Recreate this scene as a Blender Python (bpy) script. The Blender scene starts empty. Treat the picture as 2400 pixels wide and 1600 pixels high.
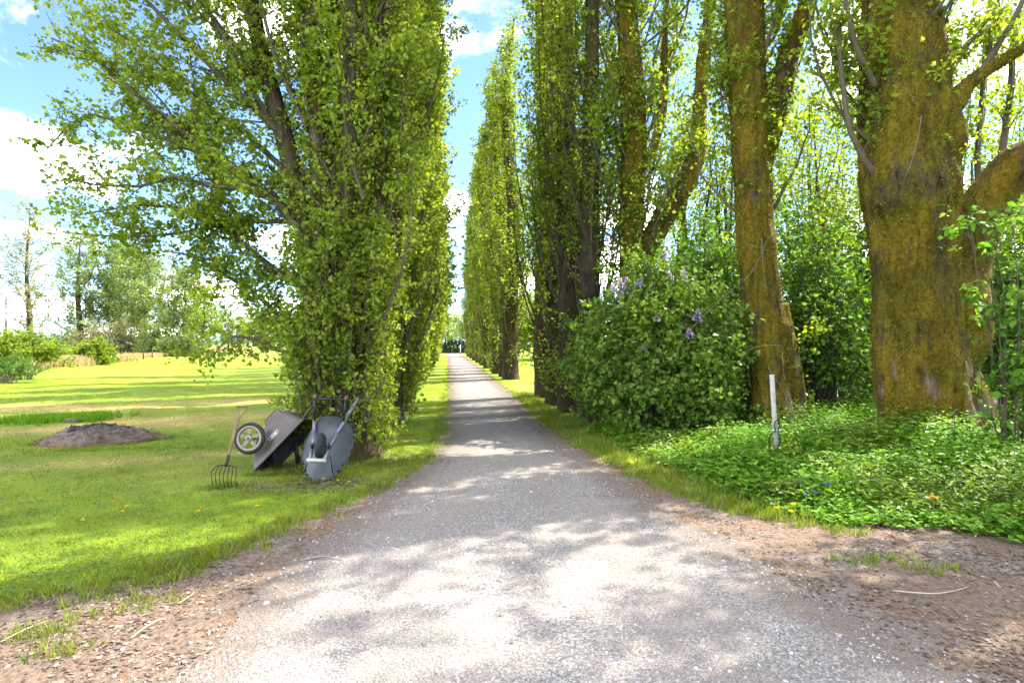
import bpy, math, random
import numpy as np
from mathutils import Vector, Matrix, noise as mnoise

# ------------------------------------------------------------------ camera, sky, sun, exposure
SC = bpy.context.scene
COL = SC.collection
F, CX, CH, EYE, YAW = 1333.33, 1200.0, 804.0, 1.75, math.radians(6.55)
CS, SN = math.cos(YAW), math.sin(YAW)
cam = bpy.data.objects.new('camera', bpy.data.cameras.new('camera'))
COL.objects.link(cam)
cam.location = (0, 0, EYE)
cam.rotation_euler = (math.radians(90), 0, -YAW)
cam.data.lens = 20.0
cam.data.sensor_width = 36.0
cam.data.shift_y = 4.0 / 2400.0
cam.data.clip_start, cam.data.clip_end = 0.05, 4000
SC.camera = cam

SUN_AZ, SUN_EL = math.radians(67), math.radians(48)      # azimuth clockwise from the drive's direction (+Y)
SUN_DIR = Vector((math.sin(SUN_AZ) * math.cos(SUN_EL), math.cos(SUN_AZ) * math.cos(SUN_EL), math.sin(SUN_EL)))
w = bpy.data.worlds.new('World'); SC.world = w; w.use_nodes = True
nt = w.node_tree; N = nt.nodes; LK = nt.links
for n in list(N): N.remove(n)
out = N.new('ShaderNodeOutputWorld'); bg = N.new('ShaderNodeBackground')
sky = N.new('ShaderNodeTexSky'); sky.sky_type = 'NISHITA'; sky.sun_disc = False
sky.sun_elevation = SUN_EL; sky.sun_rotation = SUN_AZ
sky.altitude = 50; sky.air_density = 0.7; sky.dust_density = 0.05; sky.ozone_density = 4.6
bg.inputs['Strength'].default_value = 0.052
tc = N.new('ShaderNodeTexCoord'); sep = N.new('ShaderNodeSeparateXYZ')
LK.new(tc.outputs['Generated'], sep.inputs[0])
def wmath(op, a, b=None):
    m = N.new('ShaderNodeMath'); m.operation = op
    for i, s in enumerate((a, b)):
        if s is None: continue
        if isinstance(s, (int, float)): m.inputs[i].default_value = s
        else: LK.new(s, m.inputs[i])
    return m.outputs[0]
zz = wmath('ADD', wmath('MAXIMUM', sep.outputs[2], 0.0), 0.22)
cmb = N.new('ShaderNodeCombineXYZ')
LK.new(wmath('DIVIDE', sep.outputs[0], zz), cmb.inputs[0]); LK.new(wmath('DIVIDE', sep.outputs[1], zz), cmb.inputs[1])
cn = N.new('ShaderNodeTexNoise'); cn.inputs['Scale'].default_value = 1.15; cn.inputs['Detail'].default_value = 9
cn.inputs['Roughness'].default_value = 0.58; cn.inputs['Distortion'].default_value = 0.35
vo_ = N.new('ShaderNodeVectorMath'); vo_.operation = 'ADD'; vo_.inputs[1].default_value = (1.2, 7.6, 0.0)
LK.new(cmb.outputs[0], vo_.inputs[0]); LK.new(vo_.outputs[0], cn.inputs['Vector'])
cr = N.new('ShaderNodeMapRange'); cr.inputs['From Min'].default_value = 0.50; cr.inputs['From Max'].default_value = 0.68
cr.interpolation_type = 'SMOOTHSTEP'
LK.new(cn.outputs[0], cr.inputs['Value'])
cmx = N.new('ShaderNodeMix'); cmx.data_type = 'RGBA'
LK.new(wmath('MULTIPLY', cr.outputs[0], 0.85), cmx.inputs['Factor'])
LK.new(sky.outputs[0], cmx.inputs['A']); cmx.inputs['B'].default_value = (52, 51, 50, 1)
LK.new(cmx.outputs['Result'], bg.inputs['Color']); LK.new(bg.outputs[0], out.inputs[0])

sl = bpy.data.lights.new('sun', 'SUN'); sl.energy = 2.0; sl.angle = math.radians(0.53); sl.color = (1.0, 0.94, 0.84)
so = bpy.data.objects.new('sun', sl); COL.objects.link(so)
so.rotation_euler = SUN_DIR.to_track_quat('Z', 'Y').to_euler(); so.location = (20, 20, 30)

SC.view_settings.view_transform = 'Standard'; SC.view_settings.look = 'None'
SC.view_settings.gamma = 1.0; SC.view_settings.use_curve_mapping = False
SC.view_settings.exposure = 3.3
SC.render.engine = 'CYCLES'
SC.cycles.max_bounces = 8; SC.cycles.diffuse_bounces = 4; SC.cycles.transmission_bounces = 6
SC.cycles.transparent_max_bounces = 4; SC.cycles.use_denoising = True

# ------------------------------------------------------------------ helpers
def at(u, v, d):
    """world point at forward distance d (m) on the sight line of a 2400x1600 frame position"""
    lat = (u - CX) / F * d
    return np.array((lat * CS + d * SN, d * CS - lat * SN, EYE + (CH - v) / F * d))
def gp(u, v):
    return at(u, v, F * EYE / (v - CH))
def dp(x, y):                                   # the same, measured on a 2352-wide view
    return gp(x * 1.0204, y * 1.0204)
def R(s): return np.random.default_rng(s)
def norm(a): return a / np.maximum(np.linalg.norm(a, axis=-1, keepdims=True), 1e-9)
def sm(x, a, b):
    t = np.clip((x - a) / (b - a), 0, 1); return t * t * (3 - 2 * t)
def n2(x, y, s=1.0, o=0.0):                     # cheap smooth vector noise, about -1..1
    x = np.asarray(x) * s + o; y = np.asarray(y) * s - o * 1.7
    return (np.sin(x * 1.31 + 1.7 * np.sin(y * .83 + .5)) + np.sin(y * 1.57 + 1.3 * np.sin(x * 1.13 + 2.1)) + .6 * np.sin(x * 2.9 + y * 2.3 + 1.9 * np.sin(x * 1.9 - y))) / 2.6

def tag(o, label=None, cat=None, group=None, kind=None):
    for k, v in (('label', label), ('category', cat), ('group', group), ('kind', kind)):
        if v: o[k] = v
    return o
def link(name, me, parent=None):
    o = bpy.data.objects.new(name, me); COL.objects.link(o)
    if parent is not None: o.parent = parent
    return o
def empty(name, loc=(0, 0, 0), rz=0.0):
    o = link(name, None); o.location = loc; o.rotation_euler = (0, 0, rz); return o
class MB:
    """collects numpy vertex / face blocks and links them as one mesh"""
    def __init__(s): s.V = []; s.T = []; s.Q = []; s.n = 0; s.c = []
    def add(s, V, T=None, Q=None, col=None):
        V = np.asarray(V, float).reshape(-1, 3)
        if T is not None and len(T): s.T.append(np.asarray(T, int).reshape(-1, 3) + s.n)
        if Q is not None and len(Q): s.Q.append(np.asarray(Q, int).reshape(-1, 4) + s.n)
        s.V.append(V); s.n += len(V)
        if col is not None: s.c.append(np.broadcast_to(np.asarray(col, float), (len(V), 3)))
        return s
    def build(s, name, mat, parent=None, smooth=False, inv=None):
        V = np.concatenate(s.V)
        if parent is not None and inv is None: V = V - np.array(parent.location) if parent.rotation_euler[2] == 0 else V
        T = np.concatenate(s.T) if s.T else np.zeros((0, 3), int)
        Q = np.concatenate(s.Q) if s.Q else np.zeros((0, 4), int)
        me = bpy.data.meshes.new(name)
        me.vertices.add(len(V)); me.vertices.foreach_set('co', V.astype(np.float32).ravel())
        me.loops.add(T.size + Q.size); me.loops.foreach_set('vertex_index', np.concatenate([T.ravel(), Q.ravel()]).astype(np.int32))
        me.polygons.add(len(T) + len(Q))
        ls = np.concatenate([np.arange(len(T)) * 3, T.size + np.arange(len(Q)) * 4]).astype(np.int32)
        me.polygons.foreach_set('loop_start', ls)
        if smooth: me.polygons.foreach_set('use_smooth', np.ones(len(ls), bool))
        if s.c:
            a = me.attributes.new('tint', 'FLOAT_COLOR', 'POINT')
            c = np.concatenate(s.c); a.data.foreach_set('color', np.concatenate([c, np.ones((len(c), 1))], 1).astype(np.float32).ravel())
        me.update(calc_edges=True); me.validate()
        me.materials.append(mat)
        return link(name, me, parent)

def resample(P, n):
    P = np.asarray(P, float); d = np.r_[0, np.cumsum(np.linalg.norm(np.diff(P[:, :3], axis=0), axis=1))]
    t = np.linspace(0, d[-1], n)
    # smooth curve: Catmull-Rom through the points
    k = np.clip(np.searchsorted(d, t, side='right') - 1, 0, len(P) - 2)
    u = ((t - d[k]) / np.maximum(d[k + 1] - d[k], 1e-9))[:, None]
    p0 = P[np.maximum(k - 1, 0)]; p1 = P[k]; p2 = P[k + 1]; p3 = P[np.minimum(k + 2, len(P) - 1)]
    return .5 * (2 * p1 + (p2 - p0) * u + (2 * p0 - 5 * p1 + 4 * p2 - p3) * u ** 2 + (3 * p1 - p0 - 3 * p2 + p3) * u ** 3)
def tubes(P, Rd, sides=4, cap=False):
    """P (n,K,3), Rd (n,K): n tubes at once"""
    P = np.asarray(P, float); n, K, _ = P.shape
    T = np.empty_like(P); T[:, 1:-1] = P[:, 2:] - P[:, :-2]; T[:, 0] = P[:, 1] - P[:, 0]; T[:, -1] = P[:, -1] - P[:, -2]
    T = norm(T)
    ref = np.tile(np.array((.93, .36, .05)), (n, 1)); avg = norm(P[:, -1] - P[:, 0])
    bad = np.abs((avg * ref).sum(1)) > .85; ref[bad] = (-.2, .3, .93)
    A = norm(np.cross(T, ref[:, None, :])); B = np.cross(T, A)
    a = np.arange(sides) / sides * 2 * math.pi
    V = P[:, :, None, :] + Rd[:, :, None, None] * (np.cos(a)[None, None, :, None] * A[:, :, None, :] + np.sin(a)[None, None, :, None] * B[:, :, None, :])
    idx = np.arange(n * K * sides).reshape(n, K, sides)
    nx = np.roll(idx, -1, axis=2)
    Q = np.stack([idx[:, :-1], nx[:, :-1], nx[:, 1:], idx[:, 1:]], -1).reshape(-1, 4)
    V = V.reshape(-1, 3); Tt = []
    if cap:
        for k in (0, K - 1):
            c = len(V); V = np.concatenate([V, P[:, k]])
            ring = idx[:, k]; rn = nx[:, k]
            ci = np.repeat(c + np.arange(n)[:, None], sides, 1)
            tri = np.stack([ci, rn, ring] if k == 0 else [ci, ring, rn], -1).reshape(-1, 3); Tt.append(tri)
        Tt = np.concatenate(Tt)
    return V, Tt, Q
def tube1(mb, pts, rad, sides=8, n=None, cap=True, col=None):
    pts = np.asarray(pts, float); rad = np.broadcast_to(np.asarray(rad, float), (len(pts),))
    if n:
        q = resample(np.c_[pts, rad], n); pts, rad = q[:, :3], q[:, 3]
    V, T, Q = tubes(pts[None], rad[None], sides, cap); mb.add(V, T, Q, col)
def leaves(P, ax, nr, L, W, rng, fold=.16, wide=.38):
    """one folded two-triangle leaf at each P"""
    n = len(P); L = np.broadcast_to(L, (n,))[:, None]; W = np.broadcast_to(W, (n,))[:, None]
    ax = norm(ax); sd = norm(np.cross(ax, nr)); nn = np.cross(sd, ax)
    m = P + ax * L * wide + nn * L * fold
    V = np.stack([P, m + sd * W * .5, P + ax * L - nn * L * .06, m - sd * W * .5], 1).reshape(-1, 3)
    i = np.arange(n)[:, None] * 4
    T = np.concatenate([i + (0, 3, 2), i + (0, 2, 1)], 1).reshape(-1, 3)
    return V, T
def leaves6(P, ax, nr, L, W):
    """broader oval leaf, six triangles, for leaves seen from close by"""
    n = len(P); L = np.broadcast_to(L, (n,))[:, None]; W = np.broadcast_to(W, (n,))[:, None]
    ax = norm(ax); sd = norm(np.cross(ax, nr)); nn = np.cross(sd, ax)
    pt = lambda a, s, h: P + ax * L * a + sd * W * s + nn * L * h
    V = np.stack([pt(0, 0, 0), pt(.3, .46, .07), pt(.7, .38, .05), pt(1, 0, -.1), pt(.7, -.38, .05), pt(.3, -.46, .07), pt(.5, 0, -.02)], 1).reshape(-1, 3)
    i = np.arange(n)[:, None] * 7
    T = np.concatenate([i + t for t in ((0, 6, 1), (1, 6, 2), (2, 6, 3), (3, 6, 4), (4, 6, 5), (5, 6, 0))], 1).reshape(-1, 3)
    return V, T
def box(mb, c, s, M=None, col=None):
    V = np.array([(x, y, z) for z in (-.5, .5) for y in (-.5, .5) for x in (-.5, .5)]) * np.asarray(s)
    if M is not None: V = V @ np.asarray(M).T
    mb.add(V + np.asarray(c), None, [(0, 2, 3, 1), (4, 5, 7, 6), (0, 1, 5, 4), (2, 6, 7, 3), (0, 4, 6, 2), (1, 3, 7, 5)], col)
def bar(mb, a, b, w_, h_, up=(0, 0, 1)):
    a = np.asarray(a, float); b = np.asarray(b, float); x = norm(b - a); y = norm(np.cross(up, x)); z = np.cross(x, y)
    box(mb, (a + b) / 2, (np.linalg.norm(b - a), w_, h_), np.stack([x, y, z], 1))

# ------------------------------------------------------------------ materials
def mat(name):
    m = bpy.data.materials.new(name); m.use_nodes = True
    t = m.node_tree
    for n in list(t.nodes): t.nodes.remove(n)
    o = t.nodes.new('ShaderNodeOutputMaterial')
    return m, t, o
def nd(t, typ, **kw):
    n = t.nodes.new(typ)
    for k, v in kw.items():
        if k in n.inputs: n.inputs[k].default_value = v
        else: setattr(n, k, v)
    return n
def ramp(t, stops, src=None):
    r = t.nodes.new('ShaderNodeValToRGB'); e = r.color_ramp.elements
    while len(e) < len(stops): e.new(.5)
    for i, (p, c) in enumerate(stops): e[i].position = p; e[i].color = tuple(c) + (1,)
    if src is not None: t.links.new(src, r.inputs[0])
    return r.outputs[0]
def mixc(t, f, a, b, mode='MIX'):
    m = t.nodes.new('ShaderNodeMix'); m.data_type = 'RGBA'; m.blend_type = mode
    for k, s in (('Factor', f), ('A', a), ('B', b)):
        if isinstance(s, (int, float)): m.inputs[k].default_value = s
        elif isinstance(s, tuple): m.inputs[k].default_value = s + (1,)
        else: t.links.new(s, m.inputs[k])
    return m.outputs['Result']
def noise(t, scale, detail=6, rough=.6, vec=None, dist=0.0):
    n = nd(t, 'ShaderNodeTexNoise', Scale=scale, Detail=detail, Roughness=rough, Distortion=dist)
    if vec is not None: t.links.new(vec, n.inputs['Vector'])
    return n.outputs[0]
def mapped(t, scale, src='Object'):
    c = nd(t, 'ShaderNodeTexCoord'); m = nd(t, 'ShaderNodeMapping'); m.inputs['Scale'].default_value = scale
    t.links.new(c.outputs[src], m.inputs[0]); return m.outputs[0]
def rng_(t, src, a, b, c=0., d=1.):
    m = nd(t, 'ShaderNodeMapRange'); m.inputs['From Min'].default_value = a; m.inputs['From Max'].default_value = b
    m.inputs['To Min'].default_value = c; m.inputs['To Max'].default_value = d
    t.links.new(src, m.inputs['Value']); return m.outputs[0]
def bump(t, h, s, d):
    b = nd(t, 'ShaderNodeBump', Strength=s, Distance=d); t.links.new(h, b.inputs['Height']); return b.outputs[0]
def princ(t, o, col, rough=.8, nrm=None, metal=0., spec=.3):
    p = nd(t, 'ShaderNodeBsdfPrincipled'); p.inputs['Metallic'].default_value = metal; p.inputs['Specular IOR Level'].default_value = spec
    for k, v in (('Base Color', col), ('Roughness', rough)):
        if isinstance(v, tuple): p.inputs[k].default_value = v + (1,)
        elif isinstance(v, (int, float)): p.inputs[k].default_value = v
        else: t.links.new(v, p.inputs[k])
    if nrm is not None: t.links.new(nrm, p.inputs['Normal'])
    t.links.new(p.outputs[0], o.inputs[0]); return p
def leaf_mat(name, stops, trans=.5, tboost=(1.25, 1.15, .45), rough=.42, spec=.35, tint=False):
    """thin leaf: reflecting and letting light through; colour differs from leaf to leaf"""
    m, t, o = mat(name)
    g = nd(t, 'ShaderNodeNewGeometry')
    if tint:
        a = nd(t, 'ShaderNodeAttribute', attribute_name='tint'); c = a.outputs['Color']
    else:
        c = ramp(t, stops, g.outputs['Random Per Island'])
        c = mixc(t, .55, c, ramp(t, [(0.3, (.55, .6, .6)), (.7, (1.35, 1.3, 1.2))], noise(t, .9, 2, .5, mapped(t, (1, 1, 1)))), 'MULTIPLY')
    p = nd(t, 'ShaderNodeBsdfPrincipled', Roughness=rough); p.inputs['Specular IOR Level'].default_value = spec
    t.links.new(c, p.inputs['Base Color'])
    tr = nd(t, 'ShaderNodeBsdfTranslucent'); t.links.new(mixc(t, 1.0, c, tboost, 'MULTIPLY'), tr.inputs[0])
    mx = nd(t, 'ShaderNodeMixShader'); mx.inputs[0].default_value = trans
    t.links.new(p.outputs[0], mx.inputs[1]); t.links.new(tr.outputs[0], mx.inputs[2]); t.links.new(mx.outputs[0], o.inputs[0])
    return m
def plain(name, col, rough=.6, metal=0., var=.25, scale=8., spec=.3, bmp=.2):
    m, t, o = mat(name)
    v = mapped(t, (1, 1, 1)); f = noise(t, scale, 6, .65, v)
    lo = tuple(x * (1 - var) for x in col); hi = tuple(min(1, x * (1 + var)) for x in col)
    princ(t, o, ramp(t, [(.3, lo), (.7, hi)], f), rough, bump(t, noise(t, scale * 6, 4, .6, v), bmp, .004), metal, spec)
    return m
M = {}
M['poplar'] = leaf_mat('poplar_leaf', [(0, (.12, .19, .016)), (.45, (.185, .27, .024)), (.8, (.25, .335, .035)), (1, (.36, .42, .07))], .56, rough=.5, spec=.25)
M['poplar_far'] = leaf_mat('poplar_leaf_fine', [(0, (.135, .205, .022)), (.5, (.21, .285, .035)), (1, (.31, .37, .065))], .56, rough=.5, spec=.2)
M['dark_leaf'] = leaf_mat('shrub_leaf', [(0, (.045, .105, .018)), (.6, (.09, .18, .028)), (1, (.19, .29, .04))], .52, (1.3, 1.35, .5), .45, .25)
M['lilac_leaf'] = leaf_mat('lilac_leaf', [(0, (.075, .14, .02)), (.6, (.13, .215, .03)), (1, (.21, .31, .045))], .4, (1.25, 1.3, .5), .5, .2)
M['cover_leaf'] = leaf_mat('cover_leaf', [(0, (.07, .17, .016)), (.6, (.12, .26, .024)), (1, (.21, .36, .04))], .42, (1.2, 1.2, .5), .55, .12)
M['yellow_leaf'] = leaf_mat('yellow_bush_leaf', [(0, (.13, .22, .012)), (.6, (.20, .29, .018)), (1, (.28, .35, .03))], .45)
M['far_leaf'] = leaf_mat('far_tree_leaf', [(0, (.12, .18, .045)), (.6, (.20, .27, .075)), (1, (.29, .35, .12))], .5, (1.2, 1.15, .6))  # leaf colour lightened to stand in for distance haze
M['far_dull'] = leaf_mat('far_dull_leaf', [(0, (.18, .19, .085)), (.6, (.27, .27, .13)), (1, (.36, .35, .2))], .5, (1.2, 1.1, .7))
M['cedar'] = leaf_mat('cedar_spray', [(0, (.018, .045, .022)), (1, (.04, .08, .035))], .2)
M['grass'] = leaf_mat('grass_blade', None, .45, (1.2, 1.15, .5), .55, .2, tint=True)
M['straw'] = leaf_mat('straw_blade', [(0, (.30, .22, .12)), (.6, (.42, .33, .19)), (1, (.5, .42, .26))], .35, (1.1, 1, .8), .7, .1)
M['dead'] = leaf_mat('dead_leaf', [(0, (.06, .042, .032)), (.5, (.135, .098, .074)), (.85, (.22, .165, .13)), (1, (.30, .245, .2))], .15, (1, .9, .7), .75, .15)
M['petal'] = leaf_mat('dandelion_petal', [(0, (.78, .56, .01)), (1, (.88, .70, .02))], .3, (1, 1, 1), .5, .2)
M['orange'] = leaf_mat('orange_petal', [(0, (.75, .30, .02)), (1, (.8, .38, .03))], .3, (1, 1, 1), .5, .2)
M['blue'] = leaf_mat('periwinkle_petal', [(0, (.10, .12, .42)), (1, (.16, .20, .55))], .3, (1, 1, 1), .5, .2)
M['lilac'] = leaf_mat('lilac_floret', [(0, (.40, .28, .48)), (.6, (.56, .44, .64)), (1, (.72, .63, .78))], .3, (1, 1, 1), .5, .2)

def bark_mat(name, moss, mossy):
    m, t, o = mat(name)
    v = mapped(t, (1, 1, .28)); v1 = mapped(t, (1, 1, 1))
    fur = noise(t, 9, 8, .7, v, .6)
    bark = ramp(t, [(.36, (.016, .012, .009)), (.5, (.05, .038, .026)), (.66, (.11, .086, .062))], fur)
    if mossy:
        fine = noise(t, 17, 10, .82, v1, .5)
        mo = ramp(t, [(.34, tuple(x * .22 for x in moss)), (.5, moss), (.66, (moss[0] * 1.8, moss[1] * 1.75, moss[2] * 1.5))], fine)
        mo = mixc(t, rng_(t, noise(t, 2.6, 8, .7, v), .40, .62), mo, mixc(t, 1.0, mo, (.92, .78, .8), 'MULTIPLY'))
        mo = mixc(t, rng_(t, noise(t, .75, 5, .65, v1), .45, .6, 0, .8), mo, mixc(t, 1.0, mo, (.55, .60, .8), 'MULTIPLY'))
        mo = mixc(t, rng_(t, noise(t, 1.6, 6, .7, v1), .5, .62, 0, .7), mo, mixc(t, 1.0, mo, (.62, .85, .6), 'MULTIPLY'))
        mo = mixc(t, .8, mo, ramp(t, [(.32, (.35, .33, .35)), (.52, (1, .98, .95)), (.7, (1.12, 1.08, 1.1))], noise(t, 7, 9, .72, mapped(t, (1, 1, .16)), .4)), 'MULTIPLY')
        pink = ramp(t, [(.3, (.13, .085, .06)), (.7, (.34, .25, .20))], noise(t, 14, 7, .7, v))
        g = nd(t, 'ShaderNodeNewGeometry'); sp = nd(t, 'ShaderNodeSeparateXYZ'); t.links.new(g.outputs['Position'], sp.inputs[0])
        low = rng_(t, sp.outputs[2], .1, 3.0, .20, 0.0)
        ad = nd(t, 'ShaderNodeMath', operation='ADD'); t.links.new(noise(t, 2.1, 6, .62, mapped(t, (1, 1, .3))), ad.inputs[0]); t.links.new(low, ad.inputs[1])
        mask = rng_(t, ad.outputs[0], .69, .75)
        fac = rng_(t, noise(t, 2.3, 8, .72, mapped(t, (1, 1, .45))), .36, .50)
        c = mixc(t, fac, bark, mo); c = mixc(t, mask, c, pink)
        h = nd(t, 'ShaderNodeMath', operation='ADD'); t.links.new(fine, h.inputs[0]); t.links.new(fur, h.inputs[1])
        princ(t, o, c, .95, bump(t, h.outputs[0], 1.0, .07), 0, .1)
    else:
        c = mixc(t, rng_(t, noise(t, 1.4, 5, .6, v1), .42, .62), bark, moss)
        princ(t, o, c, .92, bump(t, fur, .9, .03), 0, .15)
    return m
M['moss_bark'] = bark_mat('mossy_bark', (.20, .158, .017), True)
M['bark'] = bark_mat('poplar_bark', (.06, .048, .014), False)
M['grey_bark'] = bark_mat('grey_bark', (.12, .10, .085), False)
M['twig'] = plain('twig_bark', (.085, .065, .045), .85)
M['pale_twig'] = plain('pale_twig', (.30, .25, .18), .8)
M['dry_twig'] = plain('dry_twig', (.14, .11, .08), .85)
M['moss'] = leaf_mat('moss_tuft', [(0, (.09, .068, .01)), (.5, (.19, .16, .02)), (1, (.31, .28, .04))], .3, (1.1, 1, .5), .9, .05)

def lawn_mat():
    m, t, o = mat('lawn_turf')
    a = nd(t, 'ShaderNodeAttribute', attribute_name='tint')
    v = mapped(t, (1, 1, 1))
    f = noise(t, 30, 8, .75, v); f2 = noise(t, .9, 6, .6, v); f3 = noise(t, 5, 6, .7, v)
    c = mixc(t, .9, a.outputs['Color'], ramp(t, [(.3, (.45, .5, .5)), (.5, (.95, .95, .9)), (.72, (1.5, 1.4, 1.3))], f), 'MULTIPLY')
    c = mixc(t, .75, c, ramp(t, [(.32, (.75, .85, .7)), (.68, (1.25, 1.12, 1.1))], f2), 'MULTIPLY')
    c = mixc(t, .6, c, ramp(t, [(.32, (.7, .82, .7)), (.68, (1.3, 1.15, 1.2))], f3), 'MULTIPLY')
    princ(t, o, c, .9, bump(t, f, .7, .04), 0, .1)
    return m
def dirt_mat():
    m, t, o = mat('dirt_litter')
    v = mapped(t, (1, 1, 1)); vs = mapped(t, (1.0, .55, 1))
    f = noise(t, 38, 9, .8, vs); g = noise(t, 3.2, 7, .65, v)
    c = ramp(t, [(.28, (.055, .040, .031)), (.5, (.15, .112, .085)), (.72, (.29, .225, .18))], f)
    c = mixc(t, rng_(t, g, .42, .62), c, mixc(t, 1., c, (1.06, .93, .82), 'MULTIPLY'))
    c = mixc(t, rng_(t, noise(t, 1.3, 6, .65, v), .52, .66, 0, .6), c, ramp(t, [(.35, (.13, .125, .12)), (.65, (.33, .31, .30))], noise(t, 45, 6, .8, v)))
    princ(t, o, c, .95, bump(t, f, .8, .03), 0, .1)
    return m
def gravel_mat():
    m, t, o = mat('drive_gravel')
    a = nd(t, 'ShaderNodeAttribute', attribute_name='tint')
    v = mapped(t, (1, 1, 1))
    vo = nd(t, 'ShaderNodeTexVoronoi', Scale=75., Randomness=1.); t.links.new(v, vo.inputs['Vector'])
    v2 = nd(t, 'ShaderNodeTexVoronoi', Scale=38., Randomness=1.); t.links.new(v, v2.inputs['Vector'])
    sx = nd(t, 'ShaderNodeSeparateColor'); t.links.new(vo.outputs['Color'], sx.inputs[0])
    c = ramp(t, [(0, (.11, .107, .104)), (.35, (.21, .205, .20)), (.7, (.30, .292, .285)), (1, (.43, .42, .41))], sx.outputs[0])
    sand = ramp(t, [(.3, (.18, .163, .15)), (.7, (.31, .283, .263))], noise(t, 90, 6, .8, v))
    s4 = nd(t, 'ShaderNodeSeparateColor'); t.links.new(a.outputs['Color'], s4.inputs[0])
    wt = nd(t, 'ShaderNodeMath', operation='MULTIPLY_ADD'); t.links.new(s4.outputs[1], wt.inputs[0]); wt.inputs[1].default_value = .16; t.links.new(noise(t, 2.2, 7, .7, v), wt.inputs[2])
    c = mixc(t, rng_(t, wt.outputs[0], .42, .66, .1, .9), c, sand)
    c = mixc(t, .55, c, ramp(t, [(.3, (.72, .70, .68)), (.7, (1.2, 1.2, 1.2))], noise(t, .8, 8, .68, mapped(t, (1, .5, 1)))), 'MULTIPLY')
    # worn, rusty-brown fines near the edges
    br = ramp(t, [(.3, (.10, .076, .06)), (.7, (.235, .185, .15))], noise(t, 40, 8, .8, v))
    s3 = nd(t, 'ShaderNodeSeparateColor'); t.links.new(a.outputs['Color'], s3.inputs[0])
    ad = nd(t, 'ShaderNodeMath', operation='ADD'); t.links.new(s3.outputs[0], ad.inputs[0]); t.links.new(noise(t, 1.6, 8, .7, v), ad.inputs[1])
    c = mixc(t, rng_(t, ad.outputs[0], .70, 1.1, 0, .92), mixc(t, 1.0, c, (1.05, 1.0, .945), 'MULTIPLY'), br)
    c = mixc(t, rng_(t, vo.outputs['Distance'], .25, .75, 0, .55), c, (.05, .045, .04))
    h = nd(t, 'ShaderNodeMath', operation='ADD'); t.links.new(vo.outputs['Distance'], h.inputs[0]); t.links.new(v2.outputs['Distance'], h.inputs[1])
    princ(t, o, c, .9, bump(t, h.outputs[0], .75, -.012), 0, .2)
    return m
def stone_mat():
    m, t, o = mat('gravel_stone')
    g = nd(t, 'ShaderNodeNewGeometry')
    c = ramp(t, [(0, (.12, .117, .114)), (.3, (.22, .215, .21)), (.6, (.30, .292, .285)), (.8, (.25, .215, .19)), (.95, (.34, .33, .32)), (1, (.42, .41, .40))], g.outputs['Random Per Island'])
    c = mixc(t, .6, c, ramp(t, [(.3, (.6, .6, .6)), (.7, (1.25, 1.25, 1.25))], noise(t, 120, 4, .7, mapped(t, (1, 1, 1)))), 'MULTIPLY')
    princ(t, o, c, .85, None, 0, .25)
    return m
M['lawn'] = lawn_mat(); M['dirt'] = dirt_mat(); M['gravel'] = gravel_mat(); M['stone'] = stone_mat()

# ------------------------------------------------------------------ ground
def edge(pts, extra, n=420):
    P = np.array([dp(*p) for p in pts] + [(x, y, 0) for x, y in extra])
    d = np.r_[0, np.cumsum(np.linalg.norm(np.diff(P, axis=0), axis=1))]
    # even steps in the log of the distance: fine near the eye
    far = np.linspace(0, 1, n); t = d[-1] * (1 - (1 - far) ** 2.2) if False else np.interp(far, np.linspace(0, 1, len(d)), d)
    Q = resample(P, 3000); return np.stack([np.interp(t / d[-1] * 2999, np.arange(3000), Q[:, j]) for j in range(3)], 1)
GL = [(1028.3, 811.5), (1028.6, 820), (1029, 835), (1030, 860), (1030, 900), (1022, 950), (1012, 1000), (985, 1060), (880, 1140), (720, 1250), (560, 1390), (400, 1560)]
GR = [(1056, 811.5), (1068, 820), (1088, 835), (1117, 860), (1165, 900), (1212, 950), (1270, 1000), (1340, 1050), (1430, 1110), (1560, 1190), (1760, 1300), (2150, 1520)]
VL = [(1027.6, 811.5), (1027.8, 820), (1028, 835), (1028.6, 860), (1028, 900), (1019, 950), (1006, 1000), (972, 1060), (840, 1132), (640, 1212), (420, 1300), (150, 1362)]
VR = [(1058, 811.5), (1071, 820), (1092, 835), (1123, 860), (1175, 900), (1228, 950), (1296, 1000), (1385, 1050), (1490, 1100), (1650, 1160), (1850, 1190), (2400, 1215)]
gl = edge(GL, [(-3.0, .6), (-7, -3)]); gr = edge(GR, [(3.9, .6), (8, -3)])
vl = edge(VL, [(-6.2, 2.2), (-14, -3)]); vr = edge(VR, [(8.5, 2.2), (16, -3)])
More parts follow.
